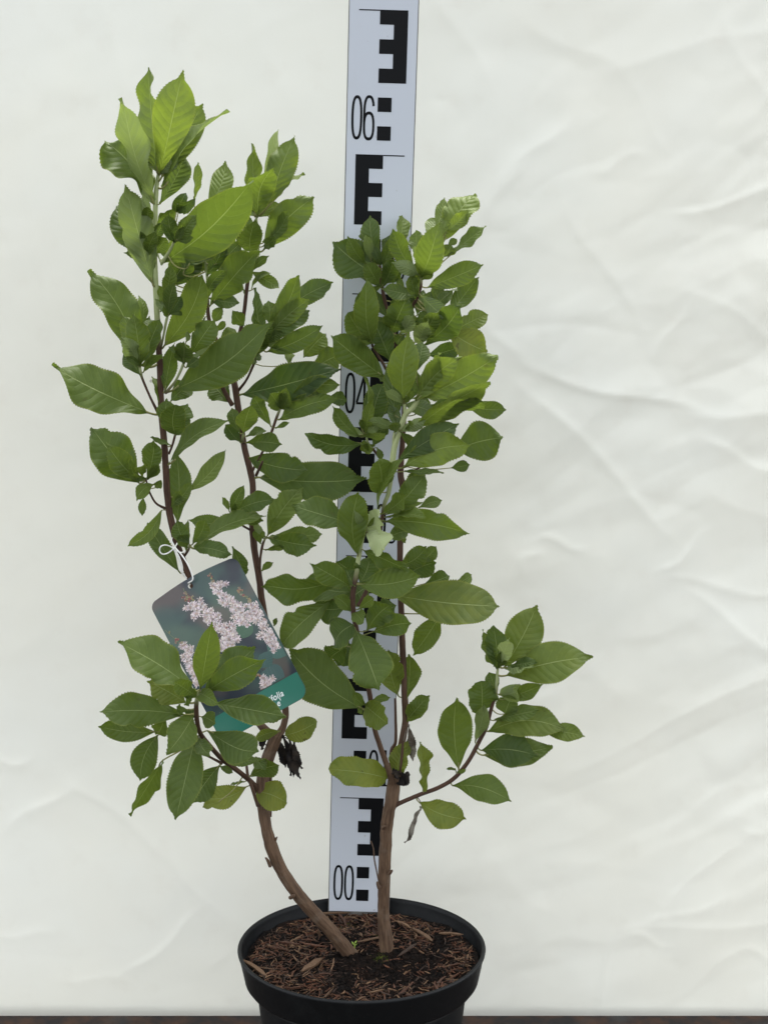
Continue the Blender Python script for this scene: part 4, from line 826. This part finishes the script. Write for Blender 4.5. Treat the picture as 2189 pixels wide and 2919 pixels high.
# elastic cord: through the hole, round the stem, with a free loop
def cord(pts, r=.00052):
    q = catmull([tuple(P(*tp(9, x, y), Y)) for x, y, Y in pts], 8); v, f = tube([TMI @ Vector(a) for a in q], [r]*len(q), 8)
    obj('cord', mesh('cord', v, f), M['cord'], ptag)
cord([(668,1150,1.2415),(655,1140,1.233),(685,1120,1.230),(688,1085,1.230),(650,990,1.232),(600,915,1.236),(560,870,1.240),(535,830,1.2435),(523,795,1.246),(545,775,1.2515),(585,800,1.2545),(575,815,1.248),(545,860,1.243),(500,900,1.240),(455,912,1.238),(430,890,1.237),(435,855,1.237),(470,840,1.238),(515,852,1.241),(560,885,1.241),(600,900,1.243),(630,885,1.2465)])
cord([(535,868,1.242),(570,920,1.240),(590,980,1.240),(600,1050,1.240),(630,1095,1.2425),(668,1158,1.2405)])
cord([(545,872,1.241),(580,930,1.2385),(605,1000,1.2385),(612,1060,1.239),(640,1100,1.2415)])
kn = P(*tp(9, 545, 868), 1.2405)
bm = bmesh.new(); bmesh.ops.create_icosphere(bm, subdivisions=2, radius=.0013); me = bpy.data.meshes.new('knot')
for q in bm.verts: q.co = q.co*(1+.25*noise.noise(q.co*1500)); 
bm.to_mesh(me); bm.free(); ko = obj('knot', me, M['cord'], ptag); ko.location = TMI @ kn

# ------------------------------------------------------------------ small growth on the soil
def soilpt(x, y, up=.0):
    d = P(x, y, 1.) - CAM; return CAM + d*((SOIL + .004 + up - CAM.z)/d.z)
sd0 = soilpt(1010, 2708); sdl = empty('seedling', sd0); tag(sdl, 'tiny bright green seedling sprouting at the foot of the left stem', 'seedling')
v, f = tube([Vector((0, 0, -.002)), Vector((.0003, 0, .002)), Vector((0, -.0004, .005))], [.0005, .0005, .0004], 6); obj('shoot', mesh('shoot', v, f), M['seed'], sdl)
for i in range(5):
    a = i*2.4; L = .0032; d = Vector((math.cos(a), math.sin(a)*.6, .7)).normalized(); s_ = d.cross(Vector((0, 0, 1))).normalized(); b0 = Vector((0, 0, .003+.0005*i))
    v = [b0, b0+d*L*.5+s_*.0010, b0+d*L+Vector((0, 0, .0002)), b0+d*L*.5-s_*.0010, b0+d*L*.5+Vector((0, 0, .0003))]
    obj('leaf', mesh('seedling_leaf', v, [(0, 1, 4), (1, 2, 4), (2, 3, 4), (3, 0, 4)]), M['seed'], sdl)
v, f = [], []; rm = random.Random(2)
for (mx_, my_, rr, nn) in ((1086, 2732, .007, 260), (990, 2632, .008, 160), (1060, 2662, .006, 90)):
    c0 = soilpt(mx_, my_)
    for i in range(nn):
        x, y = c0.x-PX+rm.gauss(0, rr*.4), c0.y-PY+rm.gauss(0, rr*.4); z = soilh(x, y); a = rm.uniform(0, 6.28); l = rm.uniform(.0008, .0022); b = len(v)
        dx, dy = math.cos(a)*.00035, math.sin(a)*.00035
        v += [(x-dx, y-dy, z), (x+dx, y+dy, z), (x+rm.gauss(0, .0006), y+rm.gauss(0, .0006), z+l)]; f.append((b, b+1, b+2))
mo = obj('moss', mesh('moss', v, f, False), M['moss']); mo.location = (PX, PY, SOIL); mo['kind'] = 'stuff'; mo['label'] = 'dull green moss on the soil between the two stems'; mo['category'] = 'moss'
bpy.context.view_layer.update()
